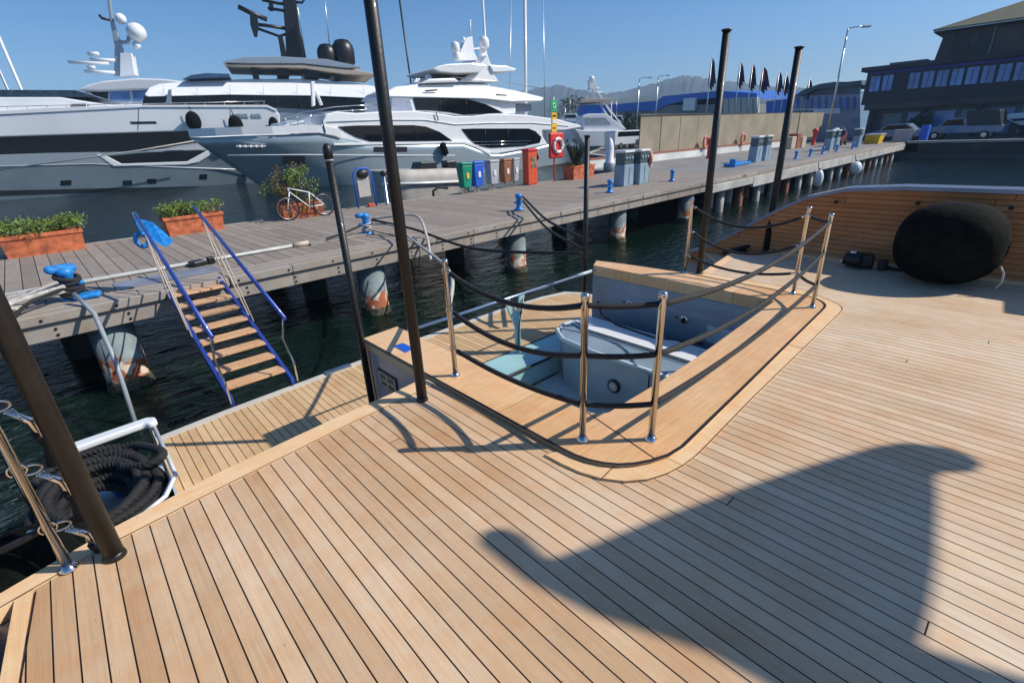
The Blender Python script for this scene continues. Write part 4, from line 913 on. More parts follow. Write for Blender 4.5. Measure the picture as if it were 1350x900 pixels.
MB().torus(p+Vector((0, 0, .85)), .27, .075, pa+pb*-.9, 32, 10).build('ring', mat('faded_orange', (.66, .20, .12), .6), t)
mb = MB()
for k in range(4): a = pi/4+k*pi/2; ax_ = (pa+pb*-.9).normalized(); y_ = Vector((0, 0, 1)).cross(ax_); mb.torus(p+y_*cos(a)*.27+Vector((0, 0, .85+sin(a)*.27)), .078, .016, y_*-sin(a)+Vector((0, 0, cos(a))), 14, 6)
mb.build('band', M['white_paint'], t)
MB().tube([p+Vector((.1, 0, 0)), p+Vector((.1, 0, .6))], .012, 6).build('rope_end', M['white_rope'], t)
for (u, v, lb_) in ((29.0, 2.6, 'pedestal just left of the right tall pole, left of its pair'), (30.3, 2.6, 'pedestal just left of the right tall pole, right of its pair'), (41.3, 2.3, 'far pedestal, left of the pair beyond the right tall pole'), (42.7, 2.3, 'far pedestal, right of the pair beyond the right tall pole'), (46.2, 1.7, 'farthest small pedestal close to the end of the pier')):
    pedestal(u, v, 1.32, lb_, .75)
# ---- low wall, hoarding, things along it
W0 = Vector((21.6, 18.15, 0)); 
t = thing('low_wall', (29, 18.2, -.1), 'long low whitewashed wall under the brown screen fence', 'wall')
MB().prism([(22.5, 18.05, -.12), (53.0, 17.9, -.12), (53.0, 18.25, -.12), (22.5, 18.4, -.12)], (0, 0, .48)).build('wall', M['lowwall'], t, bevel=.02)
MB().prism([(22.45, 18.02, .361), (53.0, 17.87, .361), (53.0, 18.28, .361), (22.45, 18.43, .361)], (0, 0, .06)).build('brick_coping', mat('brick_coping', (.42, .13, .07), .8, var=.2, vs=5), t)
t = thing('screen_fence', (29, 18.3, .4), 'tall brown-green screened fence on the low wall, pale posts in it', 'fence')
MB().prism([(27.6, 18.30, .44), (60, 18.15, .44), (60, 18.19, .44), (27.6, 18.34, .44)], (0, 0, 2.2)).build('screen', M['mesh_fence'], t)
for i in range(14):
    x = 27.6+i*2.35; MB().box((x, 18.28, 1.52), (.05, .05, 2.2)).build('post', M['mesh_fence'], t)
MB().bx((27.6, 18.2, 2.62), (60, 18.25, 2.66)).build('top_rail', M['steel_dull'], t)
def wall_ring(x, lb_):
    p = Vector((x, 17.85, .78)); t = thing('life_ring', tuple(p), lb_, 'life ring', 'orange life rings')
    MB().torus(p, .30, .08, (0, 1, 0), 26, 8, 1, 1.2).build('ring', bpy.data.materials['faded_orange'], t)
    MB().tube([p+Vector((0, .05, -.9)), p+Vector((0, .05, .5))], .03, 6).build('post', M['white_paint'], t)
wall_ring(35.2, 'orange life ring on the low wall left of the red hydrant'); wall_ring(41.2, 'orange life ring on the low wall behind the pedestals by the right tall pole')
def hydrant(p, h, lb_):
    t = thing('fire_hydrant', p, lb_, 'hydrant'); 
    MB().lathe([(.20, 0), (.20, .06), (.15, .1), (.15, h*.72), (.22, h*.74), (.23, h*.88), (.16, h*.96), (0, h)], p, 16).build('column', M['red'], t)
    MB().box((p[0]+.18, p[1]-.1, p[2]+h*.8), (.3, .18, .16)).build('outlet', M['orange'], t, bevel=.03); return t
hydrant((32.0, 15.9, -.1), 1.25, 'red fire hydrant column in front of the low white wall')
hydrant((51.5, 16.0, -.1), 1.4, 'small far red hydrant near the end of the pier')
# white fender buoys hanging on the concrete fascia
for (x, y, r3, lb_) in ((30.4, 9.03, (.24, .24, .44), 'long white fender buoy hanging on the pier fascia beside the right tall pole'), (37.7, 9.2, (.40, .36, .42), 'round white fender buoy hanging on the far pier fascia')):
    t = thing('fender_buoy', (x, y, -.9), lb_, 'fender', 'white fenders on the pier')
    MB().ell((x, y-.15, -1.0), r3, 20, 14).build('body', M['white_paint'], t); MB().tube([(x, y-.1, -.6), (x, y-.02, -.2)], .02, 6).build('rope', M['black_rope'], t); MB().lathe([(.05, .0), (.04, .1)], (x, y-.15, -1.0+r3[2]-.02), 10).build('eye', M['blue'], t)
# small clutter at the far pier end
t = thing('parcel_rack', (46, 15.6, -.1), 'wooden crates and a table stacked by the far pier wall', 'crates')
for i, (dx, h_) in enumerate(((0, .9), (1.1, 1.1), (2.3, .8))): MB().box((44.6+dx, 15.6, -.1+h_/2), (.9, .7, h_)).build('crate', M['tan'] if i != 1 else M['brown_bin'], t, bevel=.03)
t = thing('yellow_skip', (52.6, 11.4, -.1), 'yellow open skip with a white rim at the far end of the pier', 'skip')
MB().prism([(52.2, 11.3, -.1), (53.4, 11.3, -.1), (53.6, 11.2, .6), (52.0, 11.2, .6)], (0, 1.05, 0)).build('tub', M['yellow'], t, bevel=.02); MB().bx((51.98, 11.15, .602), (53.62, 12.3, .67)).build('rim', M['white_paint'], t)
t = thing('grey_cabin', (54.6, 9.6, -.1), 'pale grey leaning panel box between the yellow skip and blue container', 'box')
MB().prism([(55.2, 9.75, -.1), (55.2, 11.0, -.1), (55.2, 10.9, .85), (55.2, 9.55, .85)], (.6, 0, 0)).build('box', mat('lilac_grey_panel', (.42, .40, .43), .6, var=.05), t, bevel=.03); MB().bx((55.15, 9.5, .852), (55.85, 10.95, .90)).build('lid', M['white_paint'], t)
t = thing('blue_container', (56, 7.6, -.1), 'bright blue upright tank beside the grey panel box on the quay', 'tank')
MB().bx((55.6, 8.7, -.1), (56.4, 9.25, 1.15)).build('tank', M['blue_bin'], t, bevel=.06); MB().bx((55.7, 8.78, 1.152), (56.3, 9.17, 1.21)).build('lid', M['blue'], t)
t = thing('kiosk_cart', (50.0, 13.8, -.1), 'dark covered cart with red sides near the far pedestals', 'cart')
MB().box((50.0, 13.8, .45), (1.8, 1.0, .9)).build('body', mat('dark_red', (.12, .02, .03), .6), t, bevel=.1); MB().ell((49.2, 13.7, .9), (.5, .45, .38), 20, 12).build('cover', M['gel_white'], t); MB().ell((49.3, 13.4, .95), (.4, .4, .35), 16, 10).build('visor', M['navy'], t)
MB().lathe([(.22, -.05), (.22, .05)], (49.4, 13.25, .12), 16, 'Y').build('wheel', M['tyre'], t); MB().lathe([(.22, -.05), (.22, .05)], (50.6, 13.25, .12), 16, 'Y').build('wheel', M['tyre'], t)
# ================================================================== LAND BEYOND
gp = [(27.4, 18.44), (31, 22), (39, 32), (47, 37), (57, 43.5), (75, 62), (120, 90), (400, 200), (400, -300), (54.7, -300), (54.7, 8.6), (54.55, 8.9), (54.55, 18.44)]
o = MB().prism([(x, y, -.105) for x, y in gp], (0, 0, -3.0)).build('ground', M['ground']); tag(o, kind='structure')
t = struct('quay')
MB().bx((54.55, -300, -.9), (54.69, 18.3, -.10)).build('quay_wall', M['quay'], t); MB().bx((54.40, -300, -.20), (55.1, 9.75, -.02)).build('kerb', M['kerb'], t, bevel=.02)
MB().prism([(31, 21.95, -.04), (39, 31.95, -.04), (47, 36.95, -.04), (57, 43.45, -.04), (57.4, 43.2, -.04), (47.3, 36.5, -.04), (39.3, 31.5, -.04), (31.3, 21.6, -.04)], (0, 0, -.25)).build('kerb', M['kerb'], t)
# far hills
hills = MB()
def hill(pts, d0, thick):
    rg = [D(x, y, d0) for x, y in pts]; n = len(rg)
    ext = []
    for i in range(n-1):
        for k in range(8):
            q = rg[i].lerp(rg[i+1], k/8); q.z += random.uniform(-1, 1)*rg[i].z*.02; ext.append(q)
    ext.append(rg[-1]); n = len(ext); b = len(hills.v)
    for q in ext:
        dd = Vector((q.x, q.y, 0)).normalized()
        for (f_, zf) in ((-1.0, 0), (-.55, .45), (-.25, .8), (0, 1), (.5, .6), (1.0, 0)):
            hills.v.append((q.x+dd.x*f_*thick, q.y+dd.y*f_*thick, -1.6 + (q.z+1.6)*zf*(1+random.uniform(-.06, .06)*(0 < zf < 1))))
    for i in range(n-1):
        for k in range(5): hills.face((b+i*6+k, b+(i+1)*6+k, b+(i+1)*6+k+1, b+i*6+k+1), True)
hill([(-60, 150), (60, 148), (200, 140), (330, 128), (430, 122), (540, 118), (640, 121), (700, 118), (735, 112), (762, 118), (800, 124), (825, 120), (870, 108), (893, 101), (905, 100), (935, 104), (965, 108), (1010, 113), (1060, 116), (1120, 120), (1200, 120), (1400, 118)], 1200, 200)
hill([(700, 148), (760, 138), (820, 130), (870, 124), (930, 126), (1000, 128), (1100, 132), (1200, 135)], 800, 100)
tag(hills.build('hills', M['hill']), kind='structure')
# ================================================================== YACHTS
class Yacht:
    def __init__(s, name, P, Q, label, cat='yacht', group='yachts moored beyond the pier'):
        s.pl = Plane(P, Q); s.t = thing(name, (0, 0, 0), label, cat, group); s.t.matrix_basis = s.pl.M
    def L(s, pts, off): return [(a, off, b) for a, b in (s.pl.at(x, y, off) for x, y in pts)]
    def slab(s, name, pts, off, width, m, bevel=0, seg=2, parent=None, inset=0):
        "profile traced at real size on the near side, carried across the beam"
        q = s.L(pts, off); mb = MB(); q = q[::-1] if False else q
        if inset:   # top edge drawn in: sides lean inboard
            zs = [p[2] for p in q]; z0, z1 = min(zs), max(zs)
            near = [(x, y+inset*(z-z0)/max(.01, z1-z0), z) for x, y, z in q]; far = [(x, off+width-inset*(z-z0)/max(.01, z1-z0), z) for x, y, z in q]
            n = len(near); mb.v = near+far; mb.face(tuple(range(n))); mb.face(tuple(reversed(range(n, 2*n))))
            for i in range(n): j = (i+1) % n; mb.face((j, i, n+i, n+j))
        else: mb.prism(q, (0, width, 0))
        return mb.build(name, M[m] if isinstance(m, str) else m, parent or s.t, bevel=bevel, seg=seg, local=True)
    def win(s, name, pts, off, m='glass', parent=None, bevel=.02, th=.12):
        return s.slab(name, pts, off, th, m, bevel, 2, parent)
    def hull(s, st, B, m, boot=.35, name='hull'):
        "stations: (top px), (bottom px), half beam at deck and at waterline as fractions of B/2"
        mb = MB(); rows = []
        for (tp, bp_, ft, fb) in st:
            yt, yb = B/2*(1-ft), B/2*(1-fb)
            xt, zt = s.pl.at(*tp, yt); xb, zb = s.pl.at(*bp_, yb); zb = min(zb, -1.6)
            row = []
            for k in range(7):
                u = k/6; ff = (1-u)**1.35
                row.append((xb+(xt-xb)*u, yb+(yt-yb)*(1-ff), zb+(zt-zb)*u))
            rows.append(row)
        n = len(rows); b = 0
        for r in rows: mb.v += r + [(x, B-y, z) for x, y, z in r]
        for i in range(n-1):
            for k in range(6):
                mb.face((b+i*14+k, b+(i+1)*14+k, b+(i+1)*14+k+1, b+i*14+k+1), True)
                mb.face((b+i*14+7+k+1, b+(i+1)*14+7+k+1, b+(i+1)*14+7+k, b+i*14+7+k), True)
            mb.face((b+i*14+6, b+(i+1)*14+6, b+(i+1)*14+13, b+i*14+13))
        for e in (0, n-1):
            mb.face(tuple([e*14+k for k in range(7)] + [e*14+7+k for k in reversed(range(7))]))
        return mb.build(name, M[m], s.t, local=True)
    def tube(s, name, pts, off, r, m, parent=None, n=8):
        return MB().tube(s.L(pts, off), r, n).build(name, M[m], parent or s.t, local=True)
    def ell(s, name, c, off, r3, m, parent=None):
        q = s.L([c], off)[0]; return MB().ell(q, r3, 20, 12).build(name, M[m], parent or s.t, local=True)
# ---- A: big silver yacht at the left
Y = Yacht('motor_yacht', (-3.0, 61), (24.5, 52), 'large silver-grey motor yacht at the left with black raked mast and long black window band')
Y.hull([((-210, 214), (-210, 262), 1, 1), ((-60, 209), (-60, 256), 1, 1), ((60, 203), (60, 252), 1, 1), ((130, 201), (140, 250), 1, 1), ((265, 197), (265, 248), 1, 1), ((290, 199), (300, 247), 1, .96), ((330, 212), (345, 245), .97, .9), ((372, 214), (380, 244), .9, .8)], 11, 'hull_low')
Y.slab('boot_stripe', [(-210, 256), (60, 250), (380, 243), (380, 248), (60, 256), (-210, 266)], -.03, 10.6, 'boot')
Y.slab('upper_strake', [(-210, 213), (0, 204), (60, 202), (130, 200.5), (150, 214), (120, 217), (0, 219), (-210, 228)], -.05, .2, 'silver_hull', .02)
Y.slab('dark_band', [(-210, 188), (0, 181), (250, 172), (264, 178), (262, 188), (200, 197), (120, 203), (0, 206), (-210, 215)], .25, 10.4, 'glass')
Y.slab('bulwark', [(-210, 160), (0, 151), (60, 146), (190, 141), (352, 141), (364, 145), (369, 152), (369, 168), (362, 170), (250, 173), (0, 181), (-210, 189)], -.1, 11.2, 'grey_white', .12, 3)
Y.slab('bulwark_cap', [(-210, 154), (0, 146), (60, 142), (190, 138.5), (352, 138.5), (366, 145), (363, 147), (352, 142), (190, 142), (0, 151.5), (-210, 161)], -.18, 11.36, 'gel_white', .04)
Y.slab('hull_niche', [(141, 206), (185, 201.5), (262, 198), (272, 199), (246, 213), (160, 216)], -.02, .2, 'glass', .02)
Y.slab('niche_sill', [(126, 203), (141, 206), (160, 216), (246, 213), (272, 199), (290, 197), (262, 214), (245, 217.5), (150, 219.5)], -.10, .3, 'gel_white', .05)
for (x, y, w_) in ((87, 241, 7), (168, 241, 6), (200, 239, 6), (268, 233, 5), (325, 230, 6)): Y.win('porthole', [(x-w_, y-3), (x+w_, y-3.3), (x+w_, y+3), (x-w_, y+3.3)], -.05, 'glass')
Y.win('slot', [(171, 160.5), (205, 160), (207, 163), (174, 163.5)], -.14, 'black', th=.06)
Y.slab('deck_house', [(-210, 128), (0, 128), (78, 128), (110, 133), (150, 139), (190, 140), (190, 144), (60, 146), (0, 150), (-210, 158)], 1.2, 8.8, 'grey_white', .15, 3)
Y.slab('window_band', [(-210, 117), (0, 118.5), (100, 119), (128, 128), (0, 129), (-210, 129)], 1.3, 8.6, mat('teal_glass', (.03, .06, .10), .15, var=.3), .04)
Y.win('vent', [(94, 137.5), (112, 137), (118, 139), (112, 141), (92, 141.5)], 1.14, 'black')
Y.slab('upper_glass', [(186, 142), (190, 127), (300, 126), (420, 128), (498, 133), (497, 148), (430, 146), (367, 142)], 1.6, 8, 'glass', .03)
for k in range(9):
    x = 215+k*30; Y.win('mullion', [(x, 127), (x+1.5, 127), (x+1.5, 141.5), (x, 141.5)], 1.55, 'black', th=.05)
Y.slab('roof', [(188, 124), (193, 113), (205, 108), (245, 104), (330, 101), (405, 101), (470, 107), (497, 112), (497, 130), (410, 126), (300, 124.5), (192, 127)], 1.1, 9, 'gel_white', .25, 4, inset=2.0)
Y.slab('windscreen', [(240, 104.5), (252, 99), (272, 96.5), (302, 97.5), (303, 102)], 2.0, 6, mat('blue_screen', (.05, .10, .2), .1), .03)
Y.slab('hardtop', [(293, 83), (300, 79), (325, 75), (370, 74.5), (430, 78), (476, 88), (476, 90), (455, 90), (400, 84), (330, 84)], 2.0, 6.8, 'silver_hull', .08, 3)
Y.slab('hardtop_lining', [(297, 85), (330, 85), (400, 85), (455, 91), (492, 96), (495, 100), (455, 98), (400, 90), (330, 88), (300, 87)], 2.1, 6.6, 'tan', .05)
for q in ([(330, 84), (338, 84), (341, 98), (332, 98)], [(364, 82), (377, 82), (382, 100), (366, 100)], [(398, 83), (417, 84), (422, 103), (402, 102)], [(436, 86), (444, 87), (450, 105), (442, 104)]): Y.slab('hardtop_leg', q, 2.6, 5, 'black', .03)
mst = Y.slab('mast', [(372, -14), (388, -14), (400, 72), (402, 76), (378, 76), (376, 40)], 4.6, 1.2, 'black', .05)
Y.slab('mast_leg', [(366, 46), (372, 46), (379, 76), (371, 76)], 4.2, .4, 'black', parent=mst); Y.slab('mast_leg', [(389, 30), (393, 30), (404, 76), (399, 76)], 4.0, .4, 'black', parent=mst)
Y.tube('mast_arm', [(334, 32), (352, 34), (378, 38)], 4.9, .16, 'black', mst); Y.tube('mast_arm', [(340, 38), (368, 48), (382, 44)], 4.9, .13, 'black', mst)
Y.tube('radar_bar', [(314, 9), (330, 17), (352, 26)], 4.9, .22, 'black', mst); Y.slab('radar_base', [(329, 18), (339, 19), (341, 34), (339, 48), (335, 48), (330, 33)], 4.7, .6, 'black', .03, parent=mst)
Y.tube('mast_arm', [(345, 0), (368, 5), (385, 6)], 4.9, .14, 'black', mst); Y.tube('mast_arm', [(353, 11), (372, 14), (385, 22)], 4.9, .14, 'black', mst); Y.tube('mast_arm', [(386, 2), (398, 4), (402, -2)], 4.9, .12, 'black', mst); Y.slab('lamp_box', [(354, 3), (360, 3), (361, 14), (355, 14)], 4.8, .4, 'black', parent=mst)
for (x, y, r_) in ((431, 72, 1.0), (452.5, 68, 1.15)):
    q = Y.L([(x, y)], 4.5)[0]; MB().lathe([(r_*.78, -r_*1.15), (r_*.95, -r_*.9), (r_, 0), (r_*.92, r_*.45), (r_*.6, r_*.88), (0, r_*1.02)], q, 22).build('radome', M['black'], Y.t, local=True)
for x0, x1, yb in ((427, 436, 75), (389, 402, 70)): Y.tube('antenna', [(x0, -10), (x1, yb)], 5, .05, 'steel_dull', n=5)
for (x, y) in ((255, 160), (311, 165)):
    o = Y.ell('fender', (x, y), -.75, (.62, .55, .85), 'dark_cover'); Y.tube('fender_line', [(x-6, y-20), (x-2, y-8)], -.5, .04, 'black_rope', o, 5)
Y.ell('fender', (361, 164.5), -.6, (.45, .4, .7), 'dark_cover')
mb = MB(); qs = Y.L([(308+4.2*i, 152.6) for i in range(9)], -.16)
for i, q in enumerate(qs):
    if i == 5: continue
    mb.box(q, (.20, .03, .34)); mb.box((q[0]+.14, q[1], q[2]+.12*((i % 2)*2-1)), (.16, .03, .08))
mb.build('name_lettering', M['silver_hull'], Y.t, local=True)
Y.tube('mooring_line', [(0, 224), (180, 199), (262, 185)], -1.5, .06, 'white_rope', n=5)
Y.tube('knuckle_line', [(-200, 226), (0, 219), (120, 216), (240, 221), (330, 224)], -.02, .05, 'grey_white', n=5)
for x in range(10, 360, 26): Y.tube('rail_stanchion', [(x, 146-x*.024), (x, 141-x*.022)], .1, .03, 'steel', n=4)
Y.tube('top_rail', [(-100, 143.5), (10, 140.7), (180, 137), (350, 133.5)], .1, .035, 'steel', n=5)
Y.tube('panel_joint', [(183, 143), (182, 172)], -.12, .02, 'black', n=4); Y.tube('panel_joint', [(304, 142), (303, 172)], -.12, .02, 'black', n=4)
for x in range(215, 480, 44): Y.tube('roof_joint', [(x, 112), (x+1, 124)], 1.6, .02, 'steel_dull', n=4)
Y.slab('sun_pad', [(60, 140), (100, 138), (104, 141), (62, 143)], 3, 3, 'white_paint', .1); Y.slab('davit', [(218, 136), (222, 118), (226, 118), (226, 137)], 1.2, .3, 'steel_dull', .03)
# ---- B: white yacht with grey bow
Y = Yacht('motor_yacht', (9, 41), (45, 38), 'white motor yacht with grey flared bow and white radar arch, behind the bins')
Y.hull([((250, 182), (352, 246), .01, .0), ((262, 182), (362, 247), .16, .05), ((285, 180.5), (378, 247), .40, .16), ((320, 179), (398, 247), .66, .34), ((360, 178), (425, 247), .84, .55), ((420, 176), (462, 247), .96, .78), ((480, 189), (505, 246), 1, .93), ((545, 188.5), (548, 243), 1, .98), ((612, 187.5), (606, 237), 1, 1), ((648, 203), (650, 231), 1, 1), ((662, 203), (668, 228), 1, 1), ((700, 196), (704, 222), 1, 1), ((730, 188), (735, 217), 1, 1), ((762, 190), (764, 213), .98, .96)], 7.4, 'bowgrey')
Y.slab('boot_stripe', [(480, 246), (548, 242), (606, 236), (668, 227), (764, 212), (764, 216), (668, 231), (548, 247)], -.02, 7.3, 'boot')
Y.slab('sheer_cap', [(440, 189), (500, 188), (612, 186), (630, 192), (648, 202), (646, 205), (628, 195), (611, 189.5), (500, 191), (440, 192)], -.06, 7.5, 'gel_white', .03)
cap = MB()
capn = [((250, 181), .01), ((262, 180.5), .17), ((285, 179.5), .41), ((320, 178), .67), ((360, 177), .85), ((420, 175), .97), ((450, 181), 1)]
rows = []
for (p, ft) in capn:
    yt = 3.7*(1-ft); x, z = Y.pl.at(*p, yt); rows.append((x, yt-.05, z))
for i in range(len(rows)-1):
    a, b_ = rows[i], rows[i+1]
    for mir in (0, 1):
        f_ = (lambda q: (q[0], 7.4-q[1], q[2])) if mir else (lambda q: q)
        A_, B_ = Vector(f_(a)), Vector(f_(b_)); s_ = -1 if mir else 1
        cap.prism([A_, B_, B_+Vector((0, 0, .55)), A_+Vector((0, 0, .55))], (0, .12*s_, 0))
cap.build('bow_bulwark', M['gel_white'], Y.t, local=True)
Y.slab('main_house', [(418, 177), (430, 150), (445, 147), (470, 149), (500, 147), (545, 146), (575, 149), (600, 153), (625, 153), (645, 150), (690, 151), (735, 157), (765, 165), (768, 168), (745, 172), (715, 172), (716, 180), (722, 190), (700, 195), (655, 203), (640, 202), (612, 187), (480, 189)], .25, 6.9, 'gel_white', .12, 3)
Y.slab('foredeck_trunk', [(370, 173), (376, 160), (400, 158), (405, 168), (420, 172)], 1.4, 4.4, 'grey_white', .1, 3)
Y.win('main_window', [(446, 167), (470, 165.5), (545, 165), (562, 167), (580, 174), (597, 186), (488, 187), (470, 181), (455, 173)], .18)
o = Y.win('main_window', [(609, 170), (625, 169.5), (697, 169.5), (706, 173), (714, 181), (712, 188), (690, 192.5), (645, 195), (628, 192), (618, 182)], .18)
Y.tube('window_rail', [(622, 187), (700, 186)], .1, .03, 'steel', o, 6); Y.tube('window_rail', [(627, 191), (696, 190)], .1, .03, 'steel', o, 6)
Y.slab('upper_house', [(513, 147), (514, 126), (545, 127), (680, 131), (680, 150), (660, 151), (610, 153), (560, 147)], .9, 5.6, 'gel_white', .1, 3)
Y.win('upper_window', [(545, 129), (585, 129.5), (618, 131), (640, 137), (658, 146), (664, 149), (645, 150), (612, 152), (592, 148), (570, 146), (549, 145.5)], .82)
Y.win('upper_side_screen', [(516, 129), (540, 129.5), (545, 146), (516, 146)], .84, mat('lilac_screen', (.38, .42, .55), .25))
Y.win('aft_screen', [(674, 136), (700, 137), (702, 148), (676, 148)], 1.2, mat('aft_glass', (.25, .3, .36), .2))
Y.slab('upper_roof', [(512, 127), (518, 118), (530, 112), (556, 109), (610, 107), (650, 109), (690, 118), (722, 128), (716, 133), (675, 134), (640, 130), (560, 128)], .35, 6.7, 'gel_white', .18, 4, inset=1.6)
Y.slab('bridge_coaming', [(555, 110), (566, 104), (600, 103), (606, 108)], 1.2, 5, 'gel_white', .1)
ar = Y.slab('radar_arch', [(604, 108), (622, 96), (637, 80), (643, 72), (647, 84), (650, 96), (658, 108)], 1.6, 4.2, 'gel_white', .08)
Y.slab('hardtop', [(571, 91), (578, 87), (590, 84.5), (622, 83), (642, 86), (632, 96), (600, 97), (580, 95)], 1.0, 5.4, M['white_paint'], .08, parent=ar)
Y.slab('hardtop', [(646, 86), (668, 87), (681, 91), (678, 94), (650, 95)], 1.4, 4.6, 'gel_white', .05, parent=ar)
Y.slab('hardtop_lining', [(575, 93), (630, 89), (636, 92), (628, 97.2), (600, 98.5), (580, 96.5)], 1.2, 5.0, 'tan', .03, parent=ar)
for (x, y, r_, off) in ((600, 61, .42, 3), (602, 73, .4, 3), (638, 55, .5, 3.4), (611, 52, .2, 3), (565, 103, .35, 2.5)):
    q = Y.L([(x, y)], off)[0]; MB().lathe([(r_*.75, -r_*1.3), (r_, -r_*.8), (r_, .1*r_), (r_*.8, r_*.65), (0, r_)], q, 18).build('radome', M['gel_white'], Y.t, local=True)
Y.slab('aerial_mast', [(615, 50), (623, 48), (625, 68), (631, 80), (604, 80), (608, 66)], 3.2, .6, 'gel_white', .04); Y.tube('aerial', [(620, 26), (620, 50)], 3.4, .07, 'gel_white', n=6); Y.tube('aerial', [(606, 66), (632, 64)], 3.3, .08, 'gel_white', n=6)
Y.slab('mast_stub', [(634, 62), (642, 62), (642, 84), (637, 84)], 3.3, .5, 'gel_white', .04)
# bow rails
for dy in (0, 5):
    Y.tube('bow_rail', [(372, 154+dy), (400, 148+dy), (440, 141+dy*1.2), (470, 139+dy*1.2), (500, 139+dy*1.2)], 1.0, .035, 'steel', n=6)
for x in (376, 392, 410, 428, 446, 464, 482): Y.tube('rail_stanchion', [(x, 154-(x-372)*.12), (x+1, 166-(x-372)*.12)], 1.0, .03, 'steel', n=5)
Y.slab('bow_light', [(410, 108), (415, 107), (416, 139), (412, 141)], 3.0, .3, 'gel_white', .05)
Y.tube('jackstaff', [(411, 108), (424, 139)], 3.2, .14, 'gel_white')
for x0, y0, y1 in ((505, 166, 187), (548, 166, 187), (640, 170, 194), (670, 170, 193)): Y.tube('window_mullion', [(x0, y0), (x0, y1)], .12, .025, 'black', n=4)
for x0 in (580, 615): Y.tube('window_mullion', [(x0, 131), (x0, 151)], .78, .025, 'black', n=4)
Y.tube('moulding_line', [(430, 161), (500, 158), (560, 158), (600, 164), (650, 162), (700, 162), (750, 166)], .2, .035, 'grey_white', n=5)
Y.tube('knuckle_line', [(300, 205), (400, 204), (500, 205), (600, 205)], .0, .04, 'grey_white', n=5)
Y.win('air_vent', [(560, 119), (577, 117.5), (577, 119.5), (562, 121)], .85, 'black'); Y.win('upper_vent', [(655, 124), (668, 125), (668, 126.5), (655, 125.5)], .85, 'black')
for x in range(560, 720, 16): Y.tube('sundeck_rail', [(x, 103+abs(x-600)*.11), (x, 110+abs(x-600)*.11)], 1.4, .025, 'steel', n=4)
Y.tube('sundeck_rail', [(560, 105), (600, 102), (650, 107), (716, 117)], 1.4, .03, 'steel', n=4)
for k in range(4): Y.slab('sun_chair', [(546+k*3, 108), (549+k*3, 103), (551+k*3, 104), (550+k*3, 109)], 2+k*.5, .5, 'gel_white', .05)
# windows, marks in the hull and fenders
Y.win('hull_port', [(374, 206), (402, 206), (402, 216), (374, 216)], .55, 'glass', th=.3)
Y.win('anchor_pocket', [(493, 193.5), (537, 193.5), (537, 200), (493, 200)], -.03, 'black')
mb = MB(); rnd = random.Random(3)
for i, q in enumerate(Y.L([(312+3.6*i, 192.8) for i in range(11)], 1.05)):
    mb.box(q, (.14, .5, .06+.10*(i % 2)))
mb.build('bow_lettering', M['gel_white'], Y.t, local=True)
for (xa, ya, xb, yb) in ((583, 188, 588, 205), (702, 197, 708, 211)):
    q = Y.L([(xa, ya), (xb, yb)], -.35); o = MB().tube([q[0], Vector(q[0]).lerp(Vector(q[1]), .1), Vector(q[0]).lerp(Vector(q[1]), .9), q[1]], [.12, .30, .30, .12], 12).build('fender', M['dark_cover'], Y.t, local=True)
Y.tube('deck_line', [(425, 160), (429, 175)], .0, .05, 'black_rope', n=5); Y.tube('deck_line', [(575, 148), (578, 159)], .1, .05, 'black_rope', n=5)
# ---- D: white yacht behind A with the white mast
Y = Yacht('motor_yacht', (0, 92), (30, 78), 'white yacht behind the silver one, showing only its wheelhouse and white radar mast')
Y.slab('hull', [(-60, 150), (40, 142), (300, 134), (330, 150), (320, 232), (-60, 246)], 0, 9, 'gel_white', .3)
Y.slab('wheelhouse', [(104, 122), (118, 120), (210, 114), (230, 124), (222, 142), (150, 142), (128, 133)], .8, 7, 'grey_white', .3, 3)
Y.win('wheelhouse_window', [(118, 121.5), (142, 120), (142, 132), (132, 132)], .7, 'glass'); Y.win('wheelhouse_window', [(145, 120), (170, 119.5), (172, 133), (145, 132.5)], .7, 'glass_sky'); Y.win('wheelhouse_window', [(174, 119.5), (196, 119), (196, 133), (176, 133)], .7, 'glass_sky')
Y.slab('wheelhouse_roof', [(100, 119), (112, 113), (135, 107), (180, 103), (215, 104), (240, 107), (236, 113), (200, 118), (130, 121)], .3, 8, 'gel_white', .2, 3)
m_ = Y.slab('mast', [(139, -12), (143, -12), (148, 26), (161, 64), (160, 100), (150, 100), (151, 62), (145, 30)], 4, .6, 'silver_hull', .05)
Y.slab('mast_step', [(158, 70), (173, 70), (178, 99), (158, 101)], 3.6, 1.4, 'grey_white', .05, parent=m_)
Y.tube('mast_arm', [(131, 20), (134, 24), (150, 28)], 4.2, .18, 'black', m_); Y.tube('mast_arm', [(152, 56), (168, 56), (172, 44)], 4.2, .25, 'silver_hull', m_)
for (x, y, r_) in ((180, 43, 1.15), (159, 25, .65), (180, 60, .5)): Y.ell('radome', (x, y), 4.2, (r_, r_, r_), 'grey_white', m_)
for (x0, x1, y0) in ((90, 144, 82), (112, 152, 94), (119, 152, 78)): Y.tube('radar_bar', [(x0, y0), (x1, y0+2)], 4, .2, 'gel_white', m_)
for (x0, x1, y0) in ((116, 130, 71), (116, 126, 89)): Y.tube('radar_bar', [(x0, y0), (x1, y0)], 4, .22, 'grey_white', m_)
